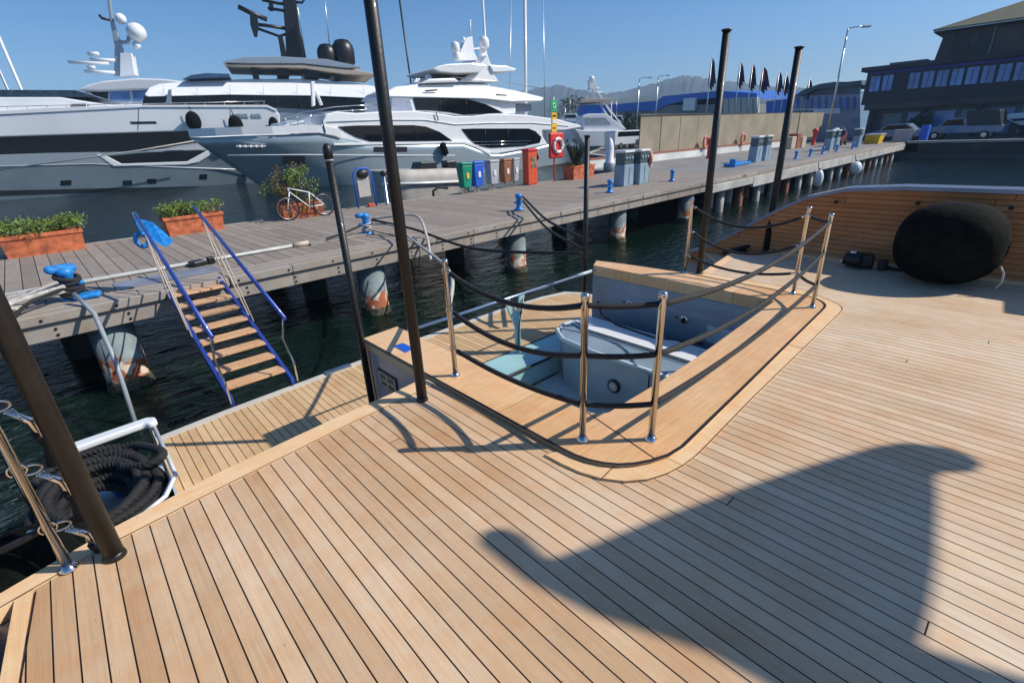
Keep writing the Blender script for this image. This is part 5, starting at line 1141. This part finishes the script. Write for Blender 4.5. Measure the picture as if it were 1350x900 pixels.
# ---- grey tender tied to the far side of the pier
p0 = PP(8.6, 8.4, 0); p1 = PP(13.0, 8.0, 0)
Y = Yacht('tender_boat', p0, p1, 'beige-grey tender boat moored low behind the pier, left of the green bin', 'boat', None)
Y.hull([((500, 226), (512, 251), .5, .3), ((508, 225), (516, 251), .9, .7), ((540, 224), (540, 250), 1, .9), ((600, 222), (600, 246), 1, .95), ((618, 223), (616, 245), .9, .9)], 1.6, 'sand')
Y.tube('fender_rail', [(504, 243), (560, 241.5), (612, 239)], -.06, .05, 'white_paint')
Y.slab('console', [(555, 214), (575, 213), (577, 224), (552, 225)], .4, .7, 'black', .03)
Y.slab('outboard', [(588, 212), (602, 211), (603, 232), (594, 232)], .5, .5, 'black', .05)
Y.tube('dark_hose', [(572, 263), (571, 252), (578, 247), (590, 248)], -.3, .05, 'black_rope')
# ================================================================== MASTS, LAMPS, FLAGS
def mast(px0, py0, px1, py1, dist, r_, m, name, label, cat='mast', group='sailing boat masts'):
    a = D(px0, py0, dist); b_ = D(px1, py1, dist); b_.z = max(b_.z, -.1) if False else b_.z
    ground = b_ + (b_-a).normalized()*max(0, (b_.z+1.4))
    o = MB().tube([ground, a], [r_*1.15, r_], 8).build(name, M[m], loc=tuple(ground)); return tag(o, label, cat, group)
mast(692, -12, 693, 120, 62, .16, 'white_paint', 'sail_mast', 'thick white sailing mast right of the radar arch')
mast(636, -10, 640, 60, 66, .12, 'white_paint', 'sail_mast', 'white sailing mast rising above the white radar arch')
mast(525, -12, 541, 104, 64, .10, 'black', 'sail_mast', 'dark sailing mast just right of the tall black pole')
mast(-6, 38, 28, 118, 130, .22, 'white_paint', 'sail_mast', 'leaning white mast at the far left edge, the longer one')
mast(-8, 78, 10, 118, 132, .18, 'white_paint', 'sail_mast', 'leaning white mast at the far left edge, the shorter one')
mast(716, -10, 718, 128, 90, .05, 'steel_dull', 'sail_mast', 'very thin mast right of the thick white one')
mast(674, 0, 672, 118, 92, .05, 'steel_dull', 'sail_mast', 'very thin mast left of the thick white one')
for (x, y0, y1, dist, lb_) in ((843, 104, 168, 85, 'slender street lamp left of the screened fence, behind the parked vans'), (868, 101, 160, 95, 'street lamp with curved head standing behind the blue-roofed hall'), (1118, 38, 1100, 58, 'tall leaning-looking street lamp left of the dark building')):
    if y1 > 500: y1 = 150
    a = D(x, y0, dist); base = Vector((a.x, a.y, -.1)); t = thing('street_lamp', tuple(base), lb_, 'lamp post', 'street lamps on the quay')
    MB().tube([base, a], [.13, .06], 8).build('post', M['steel_dull'], t)
    MB().tube([a, a+Vector((.5, -.55, .12)), a+Vector((.9, -1.0, .1))], .04, 6).build('arm', M['steel_dull'], t); MB().box(a+Vector((1.0, -1.1, .08)), (.35, .7, .14), .75).build('lamp_head', M['steel_dull'], t, bevel=.03)
for i, (x, yt, yf) in enumerate(((939, 74, 120), (977, 80, 118), (993, 82, 122), (1007, 86, 124), (1028, 92, 126), (1037, 96, 128), (1068, 102, 134), (1103, 104, 138))):
    dist = 74+i*1.5; a = D(x, yt, dist); base = Vector((a.x, a.y, -.1)); fl = D(x, yf, dist)
    t = thing('flag_pole', tuple(base), ['furled navy flag on the leftmost pole, behind the left tall black pole', 'furled navy flag, second pole from the left, just right of the tall black pole', 'furled navy flag, third pole from the left', 'furled navy flag hanging slanted, fourth pole from the left', 'furled navy flag, fifth from the left, left of the right tall black pole', 'furled navy flag, sixth from the left, touching the right tall black pole', 'furled navy flag in front of the blue glazed hall, right of the tall black pole', 'furled navy flag at the right end of the row, near the dark building'][i], 'flag', 'navy flags on poles along the quay')
    MB().tube([base, a], [.07, .045], 6).build('pole', M['steel_dull'], t)
    w_ = .38 if i != 3 else .55; mb = MB(); dr = CR*1.0; z0, z1 = fl.z, a.z-.15
    for k in range(3):
        mb.prism([Vector((a.x, a.y, z1))+dr*.02*k, Vector((a.x, a.y, z1-.5))+dr*(.18+.1*k)*w_/.38, Vector((a.x, a.y, z0+.4*k))+dr*(.55+.25*k)*w_/.38*.8, Vector((a.x, a.y, z0+.6+.3*k))-dr*.12], Vector((.12, .12, 0))*(.4+.3*k))
    mb.build('flag', M['navy'], t)
    if i == 3: MB().prism([Vector((a.x, a.y, z1-.5))+dr*.05-CF*.2, Vector((a.x, a.y, z1-.6))+dr*.22-CF*.2, Vector((a.x, a.y, z1-2.0))+dr*.28-CF*.2, Vector((a.x, a.y, z1-1.9))+dr*.1-CF*.2], (.03, .03, 0)).build('flag_stripe', M['red'], t)
# ================================================================== SPORT FISHING BOAT + FAR BOATS
Y = Yacht('fishing_boat', (42, 50), (56, 41), 'white sport fishing boat with a tuna tower and outriggers, left of the parked vans', 'boat', None)
Y.slab('hull', [(758, 170), (770, 172), (815, 172), (824, 176), (818, 192), (772, 194)], 0, 4, 'gel_white', .1)
Y.slab('cabin', [(768, 152), (776, 150), (800, 150), (812, 160), (826, 170), (814, 176), (770, 176)], .5, 3, 'gel_white', .1)
Y.win('cabin_window', [(771, 155), (798, 155), (806, 164), (771, 165)], .45, mat('pale_glass', (.35, .4, .45), .2))
Y.slab('fly_bridge', [(769, 139), (790, 138), (797, 150), (769, 151)], .8, 2.4, 'roof_blue', .05); Y.slab('bridge_top', [(766, 131), (806, 130), (808, 134), (766, 136)], .4, 3.2, 'tan', .04)
for q in (((776, 116), (770, 150)), ((782, 112), (806, 150)), ((779, 104), (783, 132)), ((788, 134), (812, 168)), ((793, 130), (822, 168)), ((806, 132), (806, 165)), ((776, 116), (790, 116)), ((777, 122), (794, 122))): Y.tube('tower_tube', q, 2, .07, 'white_paint', n=6)
Y.ell('radome', (780, 104), 2, (.35, .35, .35), 'gel_white'); Y.slab('tower_box', [(776, 106), (785, 106), (788, 118), (778, 118)], 1.8, .6, 'gel_white', .03)
for i, (x0, x1, y0, y1, dist) in enumerate(((728, 762, 160, 184, 70), (735, 768, 148, 168, 95), (800, 826, 150, 172, 100))):
    a = D(x0, y1, dist); b_ = D(x1, y1, dist); Y = Yacht('motor_boat', (a.x, a.y), (b_.x, b_.y), ['small white motor boat behind the life ring post', 'white motor boat farther back, left of the fishing boat', 'white motor boat seen behind the fishing boat on the right'][i], 'boat', 'small white boats in the background')
    w_ = x1-x0; h_ = y1-y0
    Y.slab('hull', [(x0-4, y0+h_*.45), (x1, y0+h_*.55), (x1-3, y1), (x0+5, y1)], 0, 3, 'gel_white', .1); Y.slab('cabin', [(x0+w_*.25, y0+h_*.1), (x0+w_*.75, y0+h_*.1), (x0+w_*.9, y0+h_*.52), (x0+w_*.15, y0+h_*.5)], .4, 2.2, 'white_paint', .1)
    Y.win('cabin_window', [(x0+w_*.3, y0+h_*.18), (x0+w_*.7, y0+h_*.18), (x0+w_*.78, y0+h_*.38), (x0+w_*.25, y0+h_*.38)], .35); Y.tube('mast', [(x0+w_*.5, y0-18), (x0+w_*.5, y0+3)], 1.5, .06, 'steel_dull', n=5)
# ================================================================== VEHICLES
def car(loc, ang, Lc, Wc, Hc, paint, label, kind='car'):
    t = thing(kind, loc, label, 'van' if kind == 'van' else ('truck' if kind == 'pickup_truck' else 'car'), 'vehicles parked on the quay'); t.rotation_euler = (0, 0, ang)
    if kind == 'van': pr_ = [(-.5, .25), (-.49, .55), (-.36, .68), (-.24, .98), (.46, 1.0), (.5, .9), (.5, .22)]; wn = [(-.33, .66), (-.24, .92), (.40, .93), (.42, .66)]
    elif kind == 'pickup_truck': pr_ = [(-.5, .28), (-.49, .55), (-.3, .62), (-.2, .96), (.04, .98), (.08, .62), (.5, .62), (.5, .28)]; wn = [(-.27, .64), (-.19, .91), (.01, .92), (.04, .64)]
    else: pr_ = [(-.5, .22), (-.49, .5), (-.3, .62), (-.16, .97), (.22, 1.0), (.38, .68), (.49, .6), (.5, .24)]; wn = [(-.26, .64), (-.15, .91), (.20, .93), (.33, .66)]
    MB().prism([(x*Lc, -Wc/2, z*Hc) for x, z in pr_], (0, Wc, 0)).build('body', M[paint], t, bevel=.07, seg=3, local=True)
    for s_ in (-1, 1):
        MB().prism([(x*Lc, s_*(Wc/2+.005), z*Hc) for x, z in wn], (0, -.03*s_, 0)).build('side_window', M['glass'], t, bevel=.01, local=True)
        for fx in (-.31, .31):
            o = MB().lathe([(.20, -.11), (.33, -.10), (.33, .10), (.20, .11)], (fx*Lc, s_*(Wc/2-.09), .33), 20, 'Y').build('wheel', M['tyre'], t, local=True)
            MB().lathe([(.19, -.118), (.19, .118)], (fx*Lc, s_*(Wc/2-.09), .33), 14, 'Y').build('rim', M['steel_dull'], o, local=True)
    (x1, z1), (x2, z2) = wn[0], wn[1]; nx = -.012
    MB().prism([((x1-.035)*Lc, -Wc*.42, z1*Hc), ((x1-.035)*Lc, Wc*.42, z1*Hc), ((x2-.03)*Lc, Wc*.36, z2*Hc), ((x2-.03)*Lc, -Wc*.36, z2*Hc)], (.03, 0, 0)).build('windscreen', M['glass'], t, local=True)
    for s_ in (-1, 1): MB().box((-.493*Lc, s_*Wc*.36, .44*Hc), (.06, .3, .14)).build('headlight', M['steel_dull'], t, bevel=.02, local=True)
    MB().box((-.495*Lc, 0, .40*Hc), (.05, .9, .22)).build('grille', M['black'], t, local=True); MB().box((-.5*Lc, 0, .27*Hc), (.1, Wc*.96, .16)).build('bumper', M['black'], t, bevel=.03, local=True)
    return t
a = G(820, 191, -.1); car((51.0, 35.6, -.1), rad(165), 4.9, 1.9, 1.95, 'car_white', 'white van parked nearest the life ring pedestals, facing left', 'van')
car((55.5, 37.0, -.1), rad(165), 4.9, 1.9, 1.95, 'car_white', 'second white van parked behind the first one, by the screened fence', 'van')
car((52.5, 32.6, -.1), rad(160), 4.4, 1.8, 1.5, 'car_dark', 'dark blue car parked in front of the vans beside the screened fence')
t = car((60.0, 7.0, -.1), rad(-98), 5.4, 1.9, 1.75, 'car_blue', 'pale blue pickup truck with a dark canvas canopy on the quay at the right', 'pickup_truck')
MB().prism([(.3, -.95, 1.05), (2.6, -.95, 1.05), (2.2, -.85, 2.2), (.1, -.85, 2.2)], (0, 1.8, 0)).build('canopy', M['black'], t, bevel=.05, local=True)
car((59.0, 11.5, -.1), rad(-95), 4.0, 1.7, 1.45, 'car_blue', 'small pale blue car parked left of the pickup truck')
car((59.5, .6, -.1), rad(-92), 4.5, 1.8, 1.5, 'car_dark', 'dark car at the far right edge on the quay')
Y = Yacht('motor_boat', (64, 4.5), (63, -3), 'white striped motor boat on stands at the far right edge behind the dark car', 'boat', None)
Y.slab('hull', [(1322, 156), (1330, 150), (1395, 146), (1400, 160), (1345, 166)], 0, 2.2, 'gel_white', .1); Y.slab('side_stripe', [(1332, 157), (1396, 153), (1396, 156), (1336, 160)], -.04, .05, 'navy'); Y.slab('cradle', [(1340, 164), (1390, 160), (1390, 178), (1345, 178)], .6, .8, 'black')
# ================================================================== BUILDINGS
def bl(name, m, parent, a, b_, bevel=0): return MB().bx(a, b_).build(name, M[m], parent, bevel=bevel)
t = thing('marina_building', (66, 5, -.1), 'dark two-storey marina building with a row of blue windows and an olive roofed upper block', 'building')
X0 = 66
bl('ground_floor', 'bld_blue', t, (X0+1.2, -40, -.1), (X0+14, 16.0, 2.7)); bl('canopy_slab', 'bld_brown', t, (X0-.2, -40, 2.7), (X0+14, 16.2, 3.25)); bl('first_floor', 'bld_dark', t, (X0, -40, 3.25), (X0+14, 16.6, 6.35)); bl('roof_edge', 'bld_dark', t, (X0-.5, -40, 6.35), (X0+14, 17.1, 6.75)); bl('blue_trim', 'bld_trim', t, (X0-.06, -40, 6.05), (X0-.003, 16.3, 6.32))
for i in range(22):
    if i == 2: continue
    y1 = 16.2-i*1.08; f_ = MB().prism([(X0-.05, y1-.06, 4.45), (X0-.05, y1-.90, 4.45), (X0-.05, y1-.84, 5.85), (X0-.05, y1-.0, 5.85)], (.06, 0, 0)).build('window', M['glass_sky'], t)
    if i < 14: MB().bx((X0-.08, y1-.46, 4.45), (X0-.052, y1-.42, 5.85)).build('mullion', M['bld_dark'], f_)
for i in range(7): bl('column', 'bld_dark', t, (X0+.1, 15.3-i*4.2, -.1), (X0+.45, 15.6-i*4.2, 2.7))
for i in range(12): MB().bx((X0+1.12, 14.6-i*2.1, .1), (X0+1.19, 13.0-i*2.1, 2.3)).build('shop_window', M['glass_sky'] if i % 3 else mat('teal_pane', (.08, .2, .26), .2) if 'teal_pane' not in bpy.data.materials else bpy.data.materials['teal_pane'], t)
bl('parapet_box', 'ped_top', t, (X0+.6, 12.0, 6.76), (X0+2.0, 15.0, 7.0))
ub = MB().prism([(X0+1.5, 11.6, 6.76), (X0+1.5, 11.3, 9.3), (X0+1.5, -40, 9.3), (X0+1.5, -40, 6.76)], (10, 0, 0)).build('upper_block', M['bld_brown'], t)
for i in range(16): MB().prism([(X0+1.44, 10.4-i*1.75, 7.1), (X0+1.44, 9.2-i*1.75, 7.1), (X0+1.44, 9.3-i*1.75, 8.9), (X0+1.44, 10.5-i*1.75, 8.9)], (.05, 0, 0)).build('window', M['bld_dark'] if i % 3 != 2 else M['bld_brown'], t)
for i in range(9): bl('frame_post', 'canvas', t, (X0+1.38, 7.6-i*3.5, 6.9), (X0+1.48, 7.75-i*3.5, 9.2))
MB().prism([(X0+.5, 12.0, 9.15), (X0+.5, -40, 9.15), (X0+12, -40, 9.0), (X0+12, 12.0, 9.0)], (0, 0, .12)).build('eaves', M['bld_dark'], t)
MB().prism([(X0+.45, 12.1, 9.28), (X0+.45, -40, 9.28), (X0+4.5, -40, 11.2), (X0+4.5, 6.0, 11.2)], (.1, 0, .15)).build('roof', M['bld_roof'], t)
t = thing('glazed_hall', (86, 26, -.1), 'distant blue glazed hall with a curved teal roof, left of the dark building', 'building')
Yp = Plane(D(1012, 150, 86).xy, D(1138, 150, 80).xy)
def dslab(pl_, name, pts, off, w_, m, parent, bevel=0):
    q = [(lambda a: pl_.P+pl_.d*a[0]+pl_.n*off+Vector((0, 0, a[1])))(pl_.at(x, y, off)) for x, y in pts]
    return MB().prism(q, pl_.n*w_).build(name, M[m] if isinstance(m, str) else m, parent, bevel=bevel)
dslab(Yp, 'wall', [(1044, 182), (1046, 127), (1134, 124), (1134, 182)], 0, 10, 'car_blue', t)
dslab(Yp, 'curved_roof', [(1046, 127), (1060, 118), (1080, 111), (1100, 108), (1118, 108), (1136, 106), (1136, 112), (1120, 114), (1100, 115), (1075, 118), (1056, 127)], -.6, 11, mat('teal_roof', (.05, .12, .13), .5), t)
dslab(Yp, 'gable_glass', [(1056, 127), (1075, 118), (1100, 115), (1134, 113), (1134, 126)], .02, .2, 'bld_blue', t)
for k in range(9): dslab(Yp, 'stripe', [(1050+k*9.3, 128), (1053+k*9.3, 128), (1053+k*9.3, 144), (1050+k*9.3, 144)], -.08, .07, 'roof_blue', t)
dslab(Yp, 'annex', [(1010, 182), (1010, 134), (1040, 130), (1040, 182)], 1, 6, 'roof_blue', t); dslab(Yp, 'sign_band', [(1042, 144), (1108, 143), (1108, 150), (1042, 151)], -.15, .1, 'white_paint', t)
for k in range(8): dslab(Yp, 'sign_letter', [(1046+k*3.3, 145.5), (1048.3+k*3.3, 145.5), (1047.8+k*3.3, 149), (1046.4+k*3.3, 149)], -.22, .05, 'black', t)
t = thing('blue_roofed_hall', tuple(D(900, 180, 92)), 'long low hall with a bright blue roof and grey walls behind the screened fence', 'building')
Yp = Plane(D(790, 160, 120).xy, D(1005, 160, 90).xy)
dslab(Yp, 'wall', [(795, 190), (795, 140), (1000, 137), (1000, 185)], .3, 14, 'wall_grey', t)
dslab(Yp, 'roof', [(792, 139), (866, 133), (874, 127), (945, 120), (998, 123), (998, 131), (945, 129), (905, 133), (880, 138), (865, 146), (792, 148)], 0, 15, 'roof_blue', t)
dslab(Yp, 'white_bay', [(900, 146), (901, 130), (917, 129), (915, 146)], -.4, .5, 'white_paint', t); dslab(Yp, 'cream_front', [(950, 150), (950, 130), (998, 128), (998, 150)], -.4, .6, 'wall_cream', t)
for k in range(6): dslab(Yp, 'roof_rib', [(952+k*8, 130), (953+k*8, 130), (953+k*8, 149), (952+k*8, 149)], -.46, .05, 'wall_grey', t)
# ---- trees far behind
def tree(px, py0, py1, dist, w_, label, m='leaf_dark', conif=False):
    a = D(px, py0, dist); base = Vector((a.x, a.y, -.1)); h_ = a.z+.1
    t = thing('pine_tree' if conif else 'broadleaf_tree', tuple(base), label, 'tree', 'trees behind the harbour')
    MB().tube([base, base+Vector((.1, .05, h_*.55)), base+Vector((0, .1, h_*.85))], [.25, .16, .05], 7).build('trunk', M['trunk'], t)
    mb = MB()
    for i in range(26):
        u = random.random(); rr = w_*(.5-.42*u if conif else .55*sqrt(max(.05, 1-(2*u-1)**2))); ang = random.uniform(0, 6.28)
        mb.leaves(base+Vector((rr*cos(ang)*random.random()**.4, rr*sin(ang)*random.random()**.4, h_*(.32+.66*u))), (w_*.2, w_*.2, h_*.09), 34, .45)
    mb.build('crown', M[m], t); return t
tree(756, 128, 160, 130, 9, 'bushy tree behind the moored boats, right of the green sign')
tree(765, 132, 160, 135, 8, 'lower bushy tree just left of the fishing boat tower')
tree(770, 130, 165, 150, 9, 'broad tree rising behind the fishing boat')
tree(748, 134, 160, 126, 8, 'small tree immediately right of the green sign')
for i, x in enumerate((827, 834, 841, 848, 855)): tree(x, 152+(i % 2)*2-(4 if i == 0 else 0), 172, 96+i, 3.2, ['pointed dark conifer at the left of the conifer row behind the vans', 'second dark conifer of the row behind the vans', 'third dark conifer of the row behind the vans', 'fourth dark conifer of the row behind the vans', 'last dark conifer of the row, next to the screened fence'][i], conif=True)
t = tree(1216, 154, 180, 64.5, 1.6, 'small potted dark tree in front of the dark marina building')
# ================================================================== PANELS added unseen to shade the deck (above and right of the view)
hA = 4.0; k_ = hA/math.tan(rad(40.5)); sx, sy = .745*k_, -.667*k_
shade = [(1.021, 1.382), (1.06, 1.43), (1.115, 1.432), (1.156, 1.393), (1.183, 1.304), (1.165, 1.15), (1.19, 1.095), (1.392, 1.016), (1.769, .889), (2.315, .677), (2.762, .486), (3.123, .318), (3.269, .221), (3.37, .044), (3.36, -.05), (3.31, -.11), (3.187, -.085), (3.08, .02), (3.0, .045), (2.857, .014), (2.33, -.063), (2.045, -.087), (1.825, -.092), (1.879, -.221), (1.99, -.46), (3.6, -3.2), (1.5, -3.4), (1.30, -.25), (1.32, .228), (1.285, .406), (1.214, .565), (1.115, .786), (1.03, 1.10)]  # shadow outline on the deck, projected up to the added panel
t = thing('deck_blocker', (3+sx, 0+sy, hA), 'grey awning panel added unseen high over the deck, shaped to cast the large shadow', 'blocker')
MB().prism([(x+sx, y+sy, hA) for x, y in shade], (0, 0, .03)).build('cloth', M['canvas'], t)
t = thing('side_blocker', (8.9, -2.2, 2.2), 'small grey awning panel added unseen to shade the deck edge by the bulwark', 'blocker')
MB().prism([(8.31, -1.69, 2.2), (9.9, -1.55, 2.2), (9.9, -3.6, 2.2), (8.50, -3.6, 2.2)], (0, 0, .03)).build('cloth', M['canvas'], t)  # added panel, placed for its shadow beside the bulwark
# ================================================================== AIR
def haze(dens):
    m = bpy.data.materials.new('air_haze'); m.use_nodes = True; N = m.node_tree.nodes; L = m.node_tree.links
    N.remove(N['Principled BSDF']); v = N.new('ShaderNodeVolumePrincipled'); v.inputs['Color'].default_value = (.50, .72, 1, 1); v.inputs['Density'].default_value = dens; v.inputs['Anisotropy'].default_value = .0
    L.new(v.outputs[0], N['Material Output'].inputs['Volume'])
    o = MB().bx((-400, -400, -3), (1600, 1600, 150)).build('haze', m); tag(o, kind='stuff')
HAZE = 5e-4
haze(HAZE)
# ================================================================== LIGHT
wd = bpy.data.worlds.new('World'); SC.world = wd; wd.use_nodes = True
N, L = wd.node_tree.nodes, wd.node_tree.links
sky = N.new('ShaderNodeTexSky'); sky.sky_type = 'NISHITA'; sky.sun_disc = False
sky.sun_elevation = rad(40.5); sky.sun_rotation = atan2(.745, -.667); sky.air_density = .9; sky.dust_density = .7; sky.ozone_density = 5.5
hs = N.new('ShaderNodeHueSaturation'); hs.inputs['Saturation'].default_value = 1.22; hs.inputs['Value'].default_value = 1.0
L.new(sky.outputs[0], hs.inputs['Color']); L.new(hs.outputs[0], N['Background'].inputs['Color']); N['Background'].inputs['Strength'].default_value = .115
sd = bpy.data.lights.new('sun', 'SUN'); sd.energy = 4.8; sd.angle = rad(.53); sd.color = (1, .935, .83)
so_ = bpy.data.objects.new('sun', sd); COL.objects.link(so_)
dv = Vector((.745*cos(rad(40.5)), -.667*cos(rad(40.5)), sin(rad(40.5))))
so_.rotation_euler = dv.to_track_quat('Z', 'Y').to_euler(); so_.location = dv*30
cd = bpy.data.cameras.new('camera'); cam = bpy.data.objects.new('camera', cd); COL.objects.link(cam)
cam.matrix_world = Matrix(((CR.x, CU.x, -CF.x, CAM.x), (CR.y, CU.y, -CF.y, CAM.y), (CR.z, CU.z, -CF.z, CAM.z), (0, 0, 0, 1)))
cd.sensor_width = 36; cd.lens = FPX/1350*36; cd.clip_start = .05; cd.clip_end = 12000
SC.camera = cam
SC.view_settings.view_transform = 'Standard'; SC.view_settings.look = 'None'; SC.view_settings.exposure = .18; SC.view_settings.gamma = 1
SC.view_settings.use_curve_mapping = False
